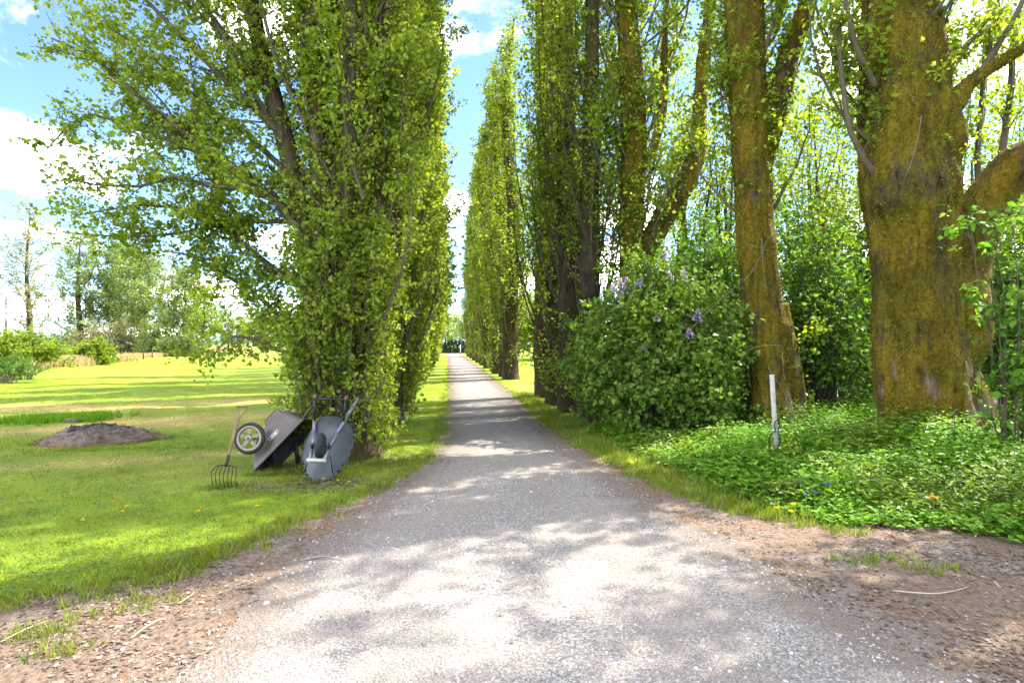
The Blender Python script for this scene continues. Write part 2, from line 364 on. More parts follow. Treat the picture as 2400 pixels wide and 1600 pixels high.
def strip(name, a, b, z, m, amp, seed, across=40):
    rng = R(seed); n = len(a)
    dist = np.maximum(a[:, 1], 1)
    wa = np.convolve(rng.normal(0, 1, n + 8), np.ones(5) / 5, 'same')[4:-4] * amp * np.minimum(1, 12 / dist)
    wb = np.convolve(rng.normal(0, 1, n + 8), np.ones(5) / 5, 'same')[4:-4] * amp * np.minimum(1, 12 / dist)
    dr = norm(b - a); a = a - dr * wa[:, None]; b = b + dr * wb[:, None]
    t = np.linspace(0, 1, across)
    P = a[:, None] * (1 - t)[None, :, None] + b[:, None] * t[None, :, None]
    P[:, :, 2] = z
    idx = np.arange(n * across).reshape(n, across)
    Q = np.stack([idx[:-1, :-1], idx[:-1, 1:], idx[1:, 1:], idx[1:, :-1]], -1).reshape(-1, 4)[:, ::-1]
    wd = np.linalg.norm(b - a, axis=1)[:, None]
    e = np.exp(-np.minimum(t[None], 1 - t[None]) * wd / .38)
    tr_ = (np.exp(-((t[None] - .27) / .10) ** 2) + np.exp(-((t[None] - .73) / .10) ** 2)) * np.clip((5.5 - wd) / 2.5, 0, 1)
    c = np.stack([e, tr_, e], -1).reshape(-1, 3)
    mb = MB().add(P.reshape(-1, 3), None, Q, c)
    o = mb.build(name, m); tag(o, kind='structure'); return o
strip('dirt_verge', vl, vr, .004, M['dirt'], .10, 3)
strip('driveway', gl, gr, .008, M['gravel'], .07, 4)

def interp_x(E, y):
    o = np.argsort(E[:, 1]); return np.interp(y, E[o, 1], E[o, 0])
def lawn_z(x, y):
    k = sm(-x, 3.2, 7) * sm(y, 5, 10)
    return k * (.07 * n2(x, y, .35, 1.) + .05 * n2(x, y, .8, 4.) ) * .8
GREEN = np.array((.175, .235, .02)); DRY = np.array((.39, .31, .125)); LUSH = np.array((.12, .20, .015))
trackA = np.array([dp(-300, 945), dp(0, 935), dp(250, 940), dp(450, 925), dp(720, 918)])[:, :2]
trackB = np.array([dp(-300, 1000), dp(0, 990), dp(300, 968), dp(520, 962), dp(720, 940)])[:, :2]
sunBand = np.array([dp(-200, 1092), dp(150, 1068), dp(420, 1050), dp(560, 1040)])[:, :2]  # sunlit band across the lawn, painted into the turf colour
def seg_d(x, y, T):
    best = np.full(np.shape(x), 1e9)
    for a, b in zip(T[:-1], T[1:]):
        ab = b - a; t = np.clip(((x - a[0]) * ab[0] + (y - a[1]) * ab[1]) / (ab @ ab), 0, 1)
        best = np.minimum(best, np.hypot(x - a[0] - t * ab[0], y - a[1] - t * ab[1]))
    return best
def lawn_col(x, y):
    x = np.asarray(x, float); y = np.asarray(y, float)
    dry = np.exp(-(seg_d(x, y, trackA) / .8) ** 2) * .95 + np.exp(-(seg_d(x, y, trackB) / .6) ** 2) * .9 + np.exp(-(seg_d(x, y, sunBand) / .35) ** 2) * .5  # the last term paints the sunlit band as paler turf
    band = np.clip(1 - np.abs((y + .25 * x) - 12.4) / 2.6, 0, 1) * sm(-x, 2.5, 5) * .55
    dry = np.clip(dry + band * (.8 + .7 * n2(x, y, 1.3)), 0, 1) * (.85 + .3 * n2(x, y, 2.1, 3.))
    dry = dry + sm(y, 60, 120) * .35 + .12 * sm(n2(x, y, .5, 7.), .2, .9)
    dry = dry + np.exp(-(((x - 3.0) / 1.2) ** 2 + ((y - 22.5) / 2.5) ** 2)) * .45     # straw tone added in the gap of the row
    dry = np.clip(dry, 0, 1)[..., None]
    lush = np.clip(.5 + .5 * n2(x, y, .7, 9.), 0, 1)[..., None] * .5
    c = (GREEN * (1 - lush) + LUSH * lush) * (1 - dry) + DRY * dry
    return c * (1 + .16 * n2(x, y, 3.7, 2.) + .13 * n2(x, y, 9.1, 5.))[..., None]
gx = np.unique(np.r_[np.linspace(-900, -120, 14), np.linspace(-120, -30, 40), np.arange(-30, 16, .4), np.linspace(16, 60, 30), np.linspace(60, 900, 14)])
gy = np.unique(np.r_[np.linspace(-60, 0, 10), np.arange(0, 34, .4), np.linspace(34, 130, 70), np.linspace(130, 1600, 16)])
X, Y = np.meshgrid(gx, gy)
gi = np.arange(X.size).reshape(X.shape)
gq = np.stack([gi[:-1, :-1], gi[:-1, 1:], gi[1:, 1:], gi[1:, :-1]], -1).reshape(-1, 4)
tag(MB().add(np.stack([X, Y, lawn_z(X, Y)], -1).reshape(-1, 3), None, gq, lawn_col(X, Y).reshape(-1, 3)).build('lawn', M['lawn'], smooth=True), kind='structure')

# ------------------------------------------------------------------ grass, gravel, litter (nobody could count these)
def in_verge(x, y, pad=0.):
    return (x > interp_x(vl, y) - pad) & (x < interp_x(vr, y) + pad)
rng = R(11)
def grass_blades(name, P, h, per, spread, rng, tall=1., colf=lawn_col, wid=.006, mixdry=.12):
    n = len(P); base = np.repeat(P, per, 0); k = len(base)
    hh = np.repeat(np.broadcast_to(h, (n,)), per) * rng.uniform(.55, 1.25, k)
    sp = np.repeat(np.broadcast_to(spread, (n,)), per)
    a = rng.uniform(0, 2 * np.pi, k); r = np.sqrt(rng.uniform(0, 1, k)) * sp
    base = base + np.stack([np.cos(a) * r, np.sin(a) * r, np.zeros(k)], 1)
    b = rng.uniform(0, 2 * np.pi, k); ln = rng.uniform(.1, .75, k)
    top = base + np.stack([np.cos(b) * ln * hh, np.sin(b) * ln * hh, hh], 1)
    c = rng.uniform(0, np.pi, k); ww = wid * rng.uniform(.6, 1.4, k) * (1 + hh * 4)
    sd = np.stack([np.cos(c) * ww, np.sin(c) * ww, np.zeros(k)], 1)
    V = np.stack([base - sd, base + sd, top], 1).reshape(-1, 3)
    col = colf(base[:, 0], base[:, 1]) * rng.uniform(.65, 1.35, (k, 1))
    dm = rng.uniform(0, 1, k) < mixdry; col[dm] = np.array((.34, .29, .13)) * rng.uniform(.7, 1.2, (dm.sum(), 1))
    mb = MB().add(V, np.arange(3 * k).reshape(-1, 3), None, np.repeat(col, 3, 0))
    return tag(mb.build(name, M['grass']), kind='stuff')
# lawn, denser towards the eye
d = 3.2 + 23 * rng.uniform(0, 1, 54000) ** 1.5
u = rng.uniform(-60, 2440, 54000); lat = (u - CX) / F * d
x = lat * CS + d * SN; y = d * CS - lat * SN
ok = ~in_verge(x, y, -.03) & (x < 4.2 + .0 * y)
ok &= ~((x > 2.4) & (y < 12))
P = np.stack([x, y, lawn_z(x, y) - .004], 1)[ok]; dd = d[ok]
grass_blades('grass', P, .024 + .0012 * dd, 9, .035 + .008 * dd, rng, wid=.0022 + .0006 * 0)
nc = 26000; d = 3.4 + 9 * rng.uniform(0, 1, nc) ** 1.3; u = rng.uniform(-60, 1200, nc); lat = (u - CX) / F * d
x = lat * CS + d * SN; y = d * CS - lat * SN
ok = ~in_verge(x, y, -.02) & (n2(x, y, 2.2, 6.) + .6 * n2(x, y, 6.3, 1.) > -.1) & (x < 1)
P = np.stack([x, y, lawn_z(x, y) + rng.uniform(.012, .035, nc)], 1)[ok]; k = len(P); a = rng.uniform(0, 6.28, k)
V, T = leaves(P, np.stack([np.cos(a), np.sin(a), rng.normal(0, .3, k)], 1), np.stack([rng.normal(0, .35, k), rng.normal(0, .35, k), np.ones(k)], 1), rng.uniform(.014, .034, k), rng.uniform(.012, .028, k), rng)
M['clover'] = leaf_mat('clover_leaf', [(0, (.06, .13, .014)), (.6, (.11, .20, .018)), (1, (.2, .28, .03))], .4)
tag(MB().add(V, T).build('clover', M['clover']), kind='stuff')
# ragged tufts along both edges of the drive and islands of grass in the litter
E = np.concatenate([vl[(vl[:, 1] > 2) & (vl[:, 1] < 40)], vr[(vr[:, 1] > 5.2) & (vr[:, 1] < 40)]])
k = rng.integers(0, len(E), 2600)
Pe = E[k] + np.stack([rng.normal(0, .10, 2600), rng.normal(0, .10, 2600), np.full(2600, .004)], 1)
isl = []
for sx, sy in ((330, 1310), (200, 1390), (120, 1440), (270, 1400), (60, 1470), (300, 1350), (420, 1320), (390, 1380), (130, 1500), (1880, 1215), (1930, 1225), (2060, 1290), (2130, 1310), (1990, 1285), (700, 1190), (560, 1260)):
    c0 = dp(sx, sy); m_ = 12; isl.append(c0 + np.stack([rng.normal(0, .13, m_), rng.normal(0, .07, m_), np.full(m_, .006)], 1))
for sx, sy, wx, wy, m_ in ((600, 1090, .16, .05, 60), (655, 1088, .25, .08, 60), (735, 1102, .28, .05, 90), (520, 1118, .14, .06, 60), (800, 1062, .5, .22, 160), (900, 1000, .3, .4, 90), (235, 1034, 1.0, .10, 160), (110, 1015, .35, .2, 60), (370, 1005, .3, .2, 60)):
    c0 = dp(sx, sy); isl.append(c0 + np.stack([rng.normal(0, wx, m_), rng.normal(0, wy, m_), np.full(m_, .002)], 1))
Pe = np.concatenate([Pe] + isl)
grass_blades('edge_grass', Pe, .045 * rng.uniform(.6, 1.9, len(Pe)), 12, .05, rng, wid=.003, colf=lambda a, b: lawn_col(a, b) * .95)
# taller grass between the leafy cover and the right-hand litter
t = rng.uniform(0, 1, 1500)
A0 = np.array([dp(1195, 905), dp(1300, 990), dp(1430, 1058), dp(1560, 1110), dp(1700, 1165), dp(1840, 1205)])
Ai = resample(A0, 400)[(t * 399).astype(int)]
Pr = Ai + np.stack([rng.normal(.12, .16, 1500), rng.normal(.06, .12, 1500), np.full(1500, .0)], 1); Pr[:, 2] = .004
grass_blades('long_grass', Pr[:1000], .085 * rng.uniform(.5, 1.7, 1000), 12, .06, rng, wid=.0035, colf=lambda a, b: lawn_col(a, b) * .95)
# lush patch round the half-buried stone
c0 = dp(140, 962); Pl = c0 + np.stack([rng.normal(0, .55, 500), rng.normal(0, .3, 500), np.zeros(500)], 1); Pl[:, 2] = lawn_z(Pl[:, 0], Pl[:, 1])
grass_blades('lush_grass', Pl, .16, 14, .07, rng, wid=.004, colf=lambda a, b: np.broadcast_to(np.array((.13, .28, .012)), (len(a), 3)), mixdry=.02)

def stones(name, P, s, rng):
    n = len(P); K = 6
    a = np.arange(K) / K * 2 * np.pi
    ang = a[None] + rng.uniform(0, 6.28, (n, 1)) + rng.normal(0, .22, (n, K))
    el = rng.uniform(.6, 1.5, (n, 1)); ro = rng.uniform(0, np.pi, (n, 1))
    def ring(rad, z):
        rx = np.cos(ang) * rad * el; ry = np.sin(ang) * rad / el
        return np.stack([rx * np.cos(ro) - ry * np.sin(ro), rx * np.sin(ro) + ry * np.cos(ro), np.broadcast_to(z, rx.shape)], -1)
    r1 = ring(s[:, None] * rng.uniform(.8, 1.15, (n, K)), -s[:, None] * .15)
    r2 = ring(s[:, None] * rng.uniform(.5, .85, (n, K)), s[:, None] * rng.uniform(.35, .8, (n, K)))
    tp = np.stack([rng.normal(0, .15, n) * s, rng.normal(0, .15, n) * s, s * rng.uniform(.55, .85, n)], 1)
    V = np.concatenate([r1, r2, tp[:, None]], 1) + P[:, None]
    i = np.arange(n)[:, None] * 13
    q = np.concatenate([i + (j, (j + 1) % K, K + (j + 1) % K, K + j) for j in range(K)], 1).reshape(-1, 4)
    t = np.concatenate([i + (K + j, K + (j + 1) % K, 12) for j in range(K)], 1).reshape(-1, 3)
    return tag(MB().add(V.reshape(-1, 3), t, q).build(name, M['stone']), kind='stuff')
d = 2.3 + 7.5 * rng.uniform(0, 1, 40000) ** 1.5
u = rng.uniform(-80, 2480, 40000); lat = (u - CX) / F * d
x = lat * CS + d * SN; y = d * CS - lat * SN
xl, xr = interp_x(gl, y), interp_x(gr, y)
din = np.minimum(x - xl, xr - x)
pr = np.clip(.55 + din / .5, 0.02, 1) * np.where(din > .9, .65, 1) * np.clip(.7 + .6 * n2(x, y, 1.9), .15, 1)
ok = (rng.uniform(0, 1, len(x)) < pr) & (din > -1.2) & in_verge(x, y)
P = np.stack([x, y, np.full(len(x), .008)], 1)[ok]
s = rng.lognormal(math.log(.0068), .36, len(P)); s = np.clip(s, .004, .018)
stones('gravel', P, s, rng)

def litter(name, P, L, rng, m, up=.8, wf=.7):
    n = len(P); a = rng.uniform(0, 6.28, n)
    ax = np.stack([np.cos(a), np.sin(a), rng.normal(.04, .14, n)], 1); nr = np.stack([rng.normal(0, .2, n), rng.normal(0, .2, n), np.ones(n)], 1)
    V, T = leaves(P, ax, nr, L, L * wf, rng, fold=.06)
    return tag(MB().add(V, T).build(name, m), kind='stuff')
d = 2.6 + 9 * rng.uniform(0, 1, 110000) ** 1.3
u = rng.uniform(-80, 2480, 110000); lat = (u - CX) / F * d
x = lat * CS + d * SN; y = d * CS - lat * SN
din = np.maximum(interp_x(gl, y) - x, x - interp_x(gr, y)); dout = np.minimum(x - interp_x(vl, y), interp_x(vr, y) - x)
pr = np.clip(.35 + din * 1.3, 0, 1) * np.clip(.55 + .7 * n2(x, y, 2.3, 5.), .05, 1)
ok = (din > -.1) & (dout > -.25) & (rng.uniform(0, 1, len(x)) < pr)
P = np.stack([x, y, rng.uniform(.005, .010, len(x))], 1)[ok]
litter('fallen_leaves', P, rng.uniform(.1, .21, len(P)) ** 2 * 1.0, rng, M['dead'])
c0 = dp(730, 1115); P = c0 + np.stack([rng.normal(0, .55, 1400), rng.normal(0, .22, 1400), rng.uniform(.004, .025, 1400)], 1)
c1 = dp(880, 1055); P = np.concatenate([P, c1 + np.stack([rng.normal(0, .3, 700), rng.normal(0, .3, 700), rng.uniform(.004, .02, 700)], 1)])
litter('leaf_litter', P, rng.uniform(.015, .05, len(P)), rng, M['dead'])

# ------------------------------------------------------------------ trees
def limb_pack(P, Rd, n):
    q = resample(np.c_[np.asarray(P, float), np.asarray(Rd, float)], n); return q[:, :3], np.maximum(q[:, 3], .004)
def grow(limbs, rng, n_sec, sec_len, up, n_tw, tw_len, spread=.8, wob=.12, t0=.12, per_len=True):
    """limbs: list of (pts, radii). Returns a batch of secondary branches and a batch of twigs."""
    S, SR = [], []
    for P, r in limbs:
        Ln = np.linalg.norm(np.diff(P, axis=0), axis=1).sum()
        m = max(1, int(round(n_sec * (Ln if per_len else 1))))
        t = rng.uniform(t0, 1, m) * (len(P) - 1); k = np.minimum(t.astype(int), len(P) - 2); f = (t - k)[:, None]
        st = P[k] * (1 - f) + P[k + 1] * f; tg = norm(P[k + 1] - P[k]); rr = r[k] * .45
        dr = norm(tg * .5 + rng.normal(0, spread, (m, 3)) * (1, 1, .6) + np.array((0, 0, up)))
        L = rng.uniform(*sec_len, m)[:, None]
        K = 5; Q = np.empty((m, K, 3)); Q[:, 0] = st
        for j in range(1, K):
            dr = norm(dr + np.array((0, 0, up * .22)) + rng.normal(0, wob, (m, 3))); Q[:, j] = Q[:, j - 1] + dr * L / (K - 1)
        S.append(Q); SR.append(np.clip(rr, .006, .03)[:, None] * np.linspace(1, .3, K)[None])
    S = np.concatenate(S); SR = np.concatenate(SR)
    m = int(len(S) * n_tw); i = rng.integers(0, len(S), m); t = rng.uniform(.15, 1, m) * 4; k = np.minimum(t.astype(int), 3); f = (t - k)[:, None]
    st = S[i, k] * (1 - f) + S[i, k + 1] * f; tg = norm(S[i, k + 1] - S[i, k])
    dr = norm(tg * .8 + rng.normal(0, spread * .9, (m, 3)) + np.array((0, 0, up * .6)))
    L = rng.uniform(*tw_len, m)[:, None]; K = 3; Q = np.empty((m, K, 3)); Q[:, 0] = st
    for j in range(1, K):
        dr = norm(dr + rng.normal(0, wob, (m, 3))); Q[:, j] = Q[:, j - 1] + dr * L / (K - 1)
    return (S, SR), (Q, np.tile(np.array((.006, .0045, .002)), (m, 1)))
def leaf_on(B, per, L, rng, off=.05, droop=.45, wf=.85, keep=None, tmin=.1):
    Q = B[0]; n, K, _ = Q.shape; i = np.repeat(np.arange(n), per); m = len(i)
    t = rng.uniform(tmin, 1, m) * (K - 1); k = np.minimum(t.astype(int), K - 2); f = (t - k)[:, None]
    P = Q[i, k] * (1 - f) + Q[i, k + 1] * f + rng.normal(0, off, (m, 3))
    if keep is not None: P = P[keep(P)]; m = len(P)
    ax = rng.normal(0, 1, (m, 3)) * (1, 1, .7) - np.array((0, 0, droop)); nr = rng.normal(0, 1, (m, 3)) + (0, 0, .5)
    s = L * rng.uniform(.45, 1.4, m)
    return leaves(P, ax, nr, s, s * wf, rng)
def trunk_mesh(mb, pts, rad, sides=40, step=.07, rough=.05, seed=0, flare=0.0, ridges=.0, bulges=()):
    """furrowed trunk: a tube whose skin is pushed in and out"""
    P = np.asarray(pts, float); Ln = np.linalg.norm(np.diff(P, axis=0), axis=1).sum(); n = max(8, int(Ln / step))
    q = resample(np.c_[P, rad], n); P, r = q[:, :3], q[:, 3]
    T = norm(np.gradient(P, axis=0)); ref = np.array((1., 0, 0)); A = norm(ref - (T @ ref)[:, None] * T); B = np.cross(T, A)
    a = np.arange(sides) / sides * 2 * np.pi; V = np.empty((n, sides, 3))
    s0 = np.r_[0, np.cumsum(np.linalg.norm(np.diff(P, axis=0), axis=1))]
    for i in range(n):
        for j in range(sides):
            o = np.cos(a[j]) * A[i] + np.sin(a[j]) * B[i]
            v = Vector((o[0] * 2.1 + seed, o[1] * 2.1, s0[i] * .55)); w_ = Vector((o[0] * 5 + seed, o[1] * 5, s0[i] * 1.6)); z = Vector((o[0] * 14, o[1] * 14 + seed, s0[i] * 5))
            e = 1 + rough * (1.5 * mnoise.noise(v) + .9 * mnoise.noise(w_) + .5 * mnoise.noise(z))
            e += ridges * abs(mnoise.noise(Vector((o[0] * 3.2 + seed, o[1] * 3.2, s0[i] * .2))))
            e += flare * math.exp(-s0[i] / .45) * (1 + .8 * math.sin(5 * a[j] + seed) + .4 * math.sin(3 * a[j]))
            V[i, j] = P[i] + o * r[i] * e
    for c_, rd_, am_ in bulges:
        dv = V - np.asarray(c_); g_ = np.exp(-(dv ** 2).sum(-1) / rd_ ** 2) * am_
        V += norm(V - P[:, None]) * g_[..., None]
    idx = np.arange(n * sides).reshape(n, sides); nx = np.roll(idx, -1, 1)
    Q = np.stack([idx[:-1], nx[:-1], nx[1:], idx[1:]], -1).reshape(-1, 4)
    V = V.reshape(-1, 3); V = np.concatenate([V, P[-1:]]); Tt = [(idx[-1, j], nx[-1, j], len(V) - 1) for j in range(sides)]
    mb.add(V, Tt, Q)
    return P, r
def copy_tree(o, loc, rz, sc, label=None, group=None):
    c = o.copy(); COL.objects.link(c); c.location = loc; c.rotation_euler = (0, 0, rz); c.scale = sc
    if label: c['label'] = label
    if group: c['group'] = group
    for ch in o.children:
        k = ch.copy(); COL.objects.link(k); k.parent = c
    return c

def poplar(name, H, Rc, r0, zlo, n_limb, sec, tw, per, leaf, seed, leafm, epi=0., droop=.4, sides=18, skirt=0, skh=2.4):
    rng = R(seed); root = empty(name)
    mb = MB(); zs = np.linspace(0, H * .96, 14)
    px = .10 * np.sin(zs * .5 + seed) * zs / H * 2; py = .10 * np.sin(zs * .37 + seed * 2.) * zs / H * 2
    tp = np.stack([px, py, zs - .05], 1); tr = r0 * (1 - zs / H) ** .75 + .01
    trunk_mesh(mb, tp, tr, sides, .22, .10, seed, .14, .12)
    mb.build('trunk', M['bark'], root, True)
    limbs = []
    for k in range(n_limb):
        z0 = zlo * .55 + (H * .82 - zlo * .55) * rng.uniform(0, 1) ** 1.15; az = k * 2.39996 + rng.normal(0, .4)
        L = rng.uniform(2.6, 5.5) * (1 - .45 * z0 / H)
        zz = z0 + L * np.linspace(0, 1, 7); h = zz / H
        env = Rc * np.clip(.55 + h * 2.2, .5, 1) * np.clip((1.02 - h) / .55, .06, 1) ** .8
        rr = env * (1 - np.exp(-2.6 * np.linspace(0, 1, 7))) * rng.uniform(.55, 1.05)
        cx = np.interp(zz, zs, px); cy = np.interp(zz, zs, py)
        a = az + np.linspace(0, rng.normal(0, .35), 7)
        P = np.stack([cx + np.cos(a) * rr, cy + np.sin(a) * rr, zz], 1)
        rad = np.linspace(max(.015, r0 * .17 * (1 - z0 / H)), .010, 7)
        limbs.append((P, rad))
    B = MB(); P = np.stack([l[0] for l in limbs]); Rr = np.stack([l[1] for l in limbs]); B.add(*tubes(P, Rr, 6))
    tr_l = [(tp[2:].copy(), tr[2:] * .1 + .012)]
    S, Tw = grow(limbs, rng, sec, (.5, 1.3), .75, tw, (.22, .5), .55)
    if epi:
        S2, Tw2 = grow(tr_l, rng, epi, (.35, .9), .6, tw, (.2, .45), .8, t0=.08)
        S = (np.concatenate([S[0], S2[0]]), np.concatenate([S[1], S2[1]])); Tw = (np.concatenate([Tw[0], Tw2[0]]), np.concatenate([Tw[1], Tw2[1]]))
    k = rng.random(len(S[0])) < .6; B.add(*tubes(S[0][k], S[1][k], 3)); C = MB()
    if skirt:
        a = rng.uniform(0, 6.28, skirt); r_ = r0 * rng.uniform(.8, 1.5, skirt); z_ = rng.uniform(0, skh * .6, skirt); o = np.stack([np.cos(a), np.sin(a), np.zeros(skirt)], 1)
        L = rng.uniform(.5, skh * .7, skirt)[:, None]; lean = rng.uniform(.02, .38, (skirt, 1)); t_ = np.linspace(0, 1, 5)
        Q = (o * r_[:, None] + np.c_[np.zeros((skirt, 2)), z_])[:, None] + o[:, None] * lean[:, None] * t_[None, :, None] + np.array((0, 0, 1.)) * (L[:, None] * t_[None, :, None])
        B.add(*tubes(Q, np.tile(np.linspace(.008, .003, 5), (skirt, 1)), 3))
        V, T = leaf_on((Q, None), int(per * 3.2), leaf, rng, .075, droop); C.add(V, T)
    B.build('limbs', M['twig'], root)
    V, T = leaf_on(Tw, per, leaf, rng, .05, droop, keep=lambda q: q[:, 2] > zlo); C.add(V, T)
    V, T = leaf_on(S, max(2, per // 2), leaf, rng, .05, droop, keep=lambda q: q[:, 2] > zlo); C.add(V, T)
    C.build('crown', leafm, root)
    return root

# --- left row: leafy to the ground; right row: bare boles below
PLN = poplar('poplar_tree', 19.5, 1.30, .30, .12, 105, 5.0, 2.8, 11, .080, 21, M['poplar'], 3.0, skirt=170, skh=3.0)
PLF = poplar('poplar_tree', 19.5, 1.32, .30, .12, 84, 3.4, 2.2, 9, .135, 22, M['poplar_far'], 2.0, sides=12, skirt=110, skh=3.0)
PRN = poplar('poplar_tree', 20.5, 0.95, .27, 2.4, 38, 4.4, 2.5, 8, .082, 23, M['poplar'], 7.0, skirt=16, skh=3.2)
PRF = poplar('poplar_tree', 20.0, 1.22, .28, 1.7, 58, 3.4, 2.1, 7, .135, 24, M['poplar_far'], 5.0, sides=12, skirt=40, skh=3.2)
ordn = ['first', 'second', 'third', 'fourth', 'fifth', 'sixth', 'seventh', 'eighth', 'ninth', 'tenth', 'eleventh', 'twelfth', 'thirteenth', 'fourteenth', 'fifteenth', 'sixteenth', 'seventeenth', 'eighteenth']
def row(spots, near, far, ylim, lab, grp, seed):
    rng = R(seed); used = {}
    for i, (x, y, s) in enumerate(spots):
        src = near if y < ylim else far
        sc = (s * rng.uniform(.88, 1.12), s * rng.uniform(.88, 1.12), s * rng.uniform(.86, 1.08)); rz = rng.uniform(0, 6.28)
        if src.name not in used:
            used[src.name] = 1; src.location = (x, y, 0); src.rotation_euler = (0, 0, rz); src.scale = sc; o = src
        else: o = copy_tree(src, (x, y, 0), rz, sc)
        if round(y, 1) in (27.6, 18.3): o.scale = (sc[0] * 1.3, sc[1] * 1.3, sc[2])
        o.rotation_euler = (rng.normal(0, .012), rng.normal(0, .012), rz)
        tag(o, lab % ordn[i], 'tree', grp)
LROW = [(-1.25, 12.4, 1), (-1.3, 15.0, 1), (-1.35, 17.8, 1), (-1.3, 20.8, 1), (-1.35, 24.2, 1.02), (-1.3, 27.8, 1), (-1.3, 31.8, 1), (-1.35, 36.2, 1), (-1.3, 41, 1), (-1.3, 46.5, 1), (-1.35, 52.5, 1), (-1.3, 59, 1), (-1.3, 66, 1), (-1.3, 74, .98), (-1.3, 82, .97)]
RROW = [(3.35, 13.3, .95), (3.15, 14.4, 1.), (3.1, 16.0, 1.0), (3.2, 18.3, 1.05), (3.1, 27.6, 1), (2.95, 29.6, .9), (2.9, 32.8, 1), (2.95, 36, .95), (2.9, 40, 1), (2.95, 45, 1), (2.9, 51, 1), (2.9, 58, 1), (2.9, 66, .98), (2.9, 75, .97)]
row(LROW, PLN, PLF, 21, 'leafy columnar poplar, %s beyond the tree the wheelbarrows lean against', 'poplars in the row on the wheelbarrow side', 31)
row(RROW, PRN, PRF, 30, 'tall bare-stemmed poplar, %s in the row that starts just beyond the lilac bush', 'poplars in the row on the lilac side', 32)

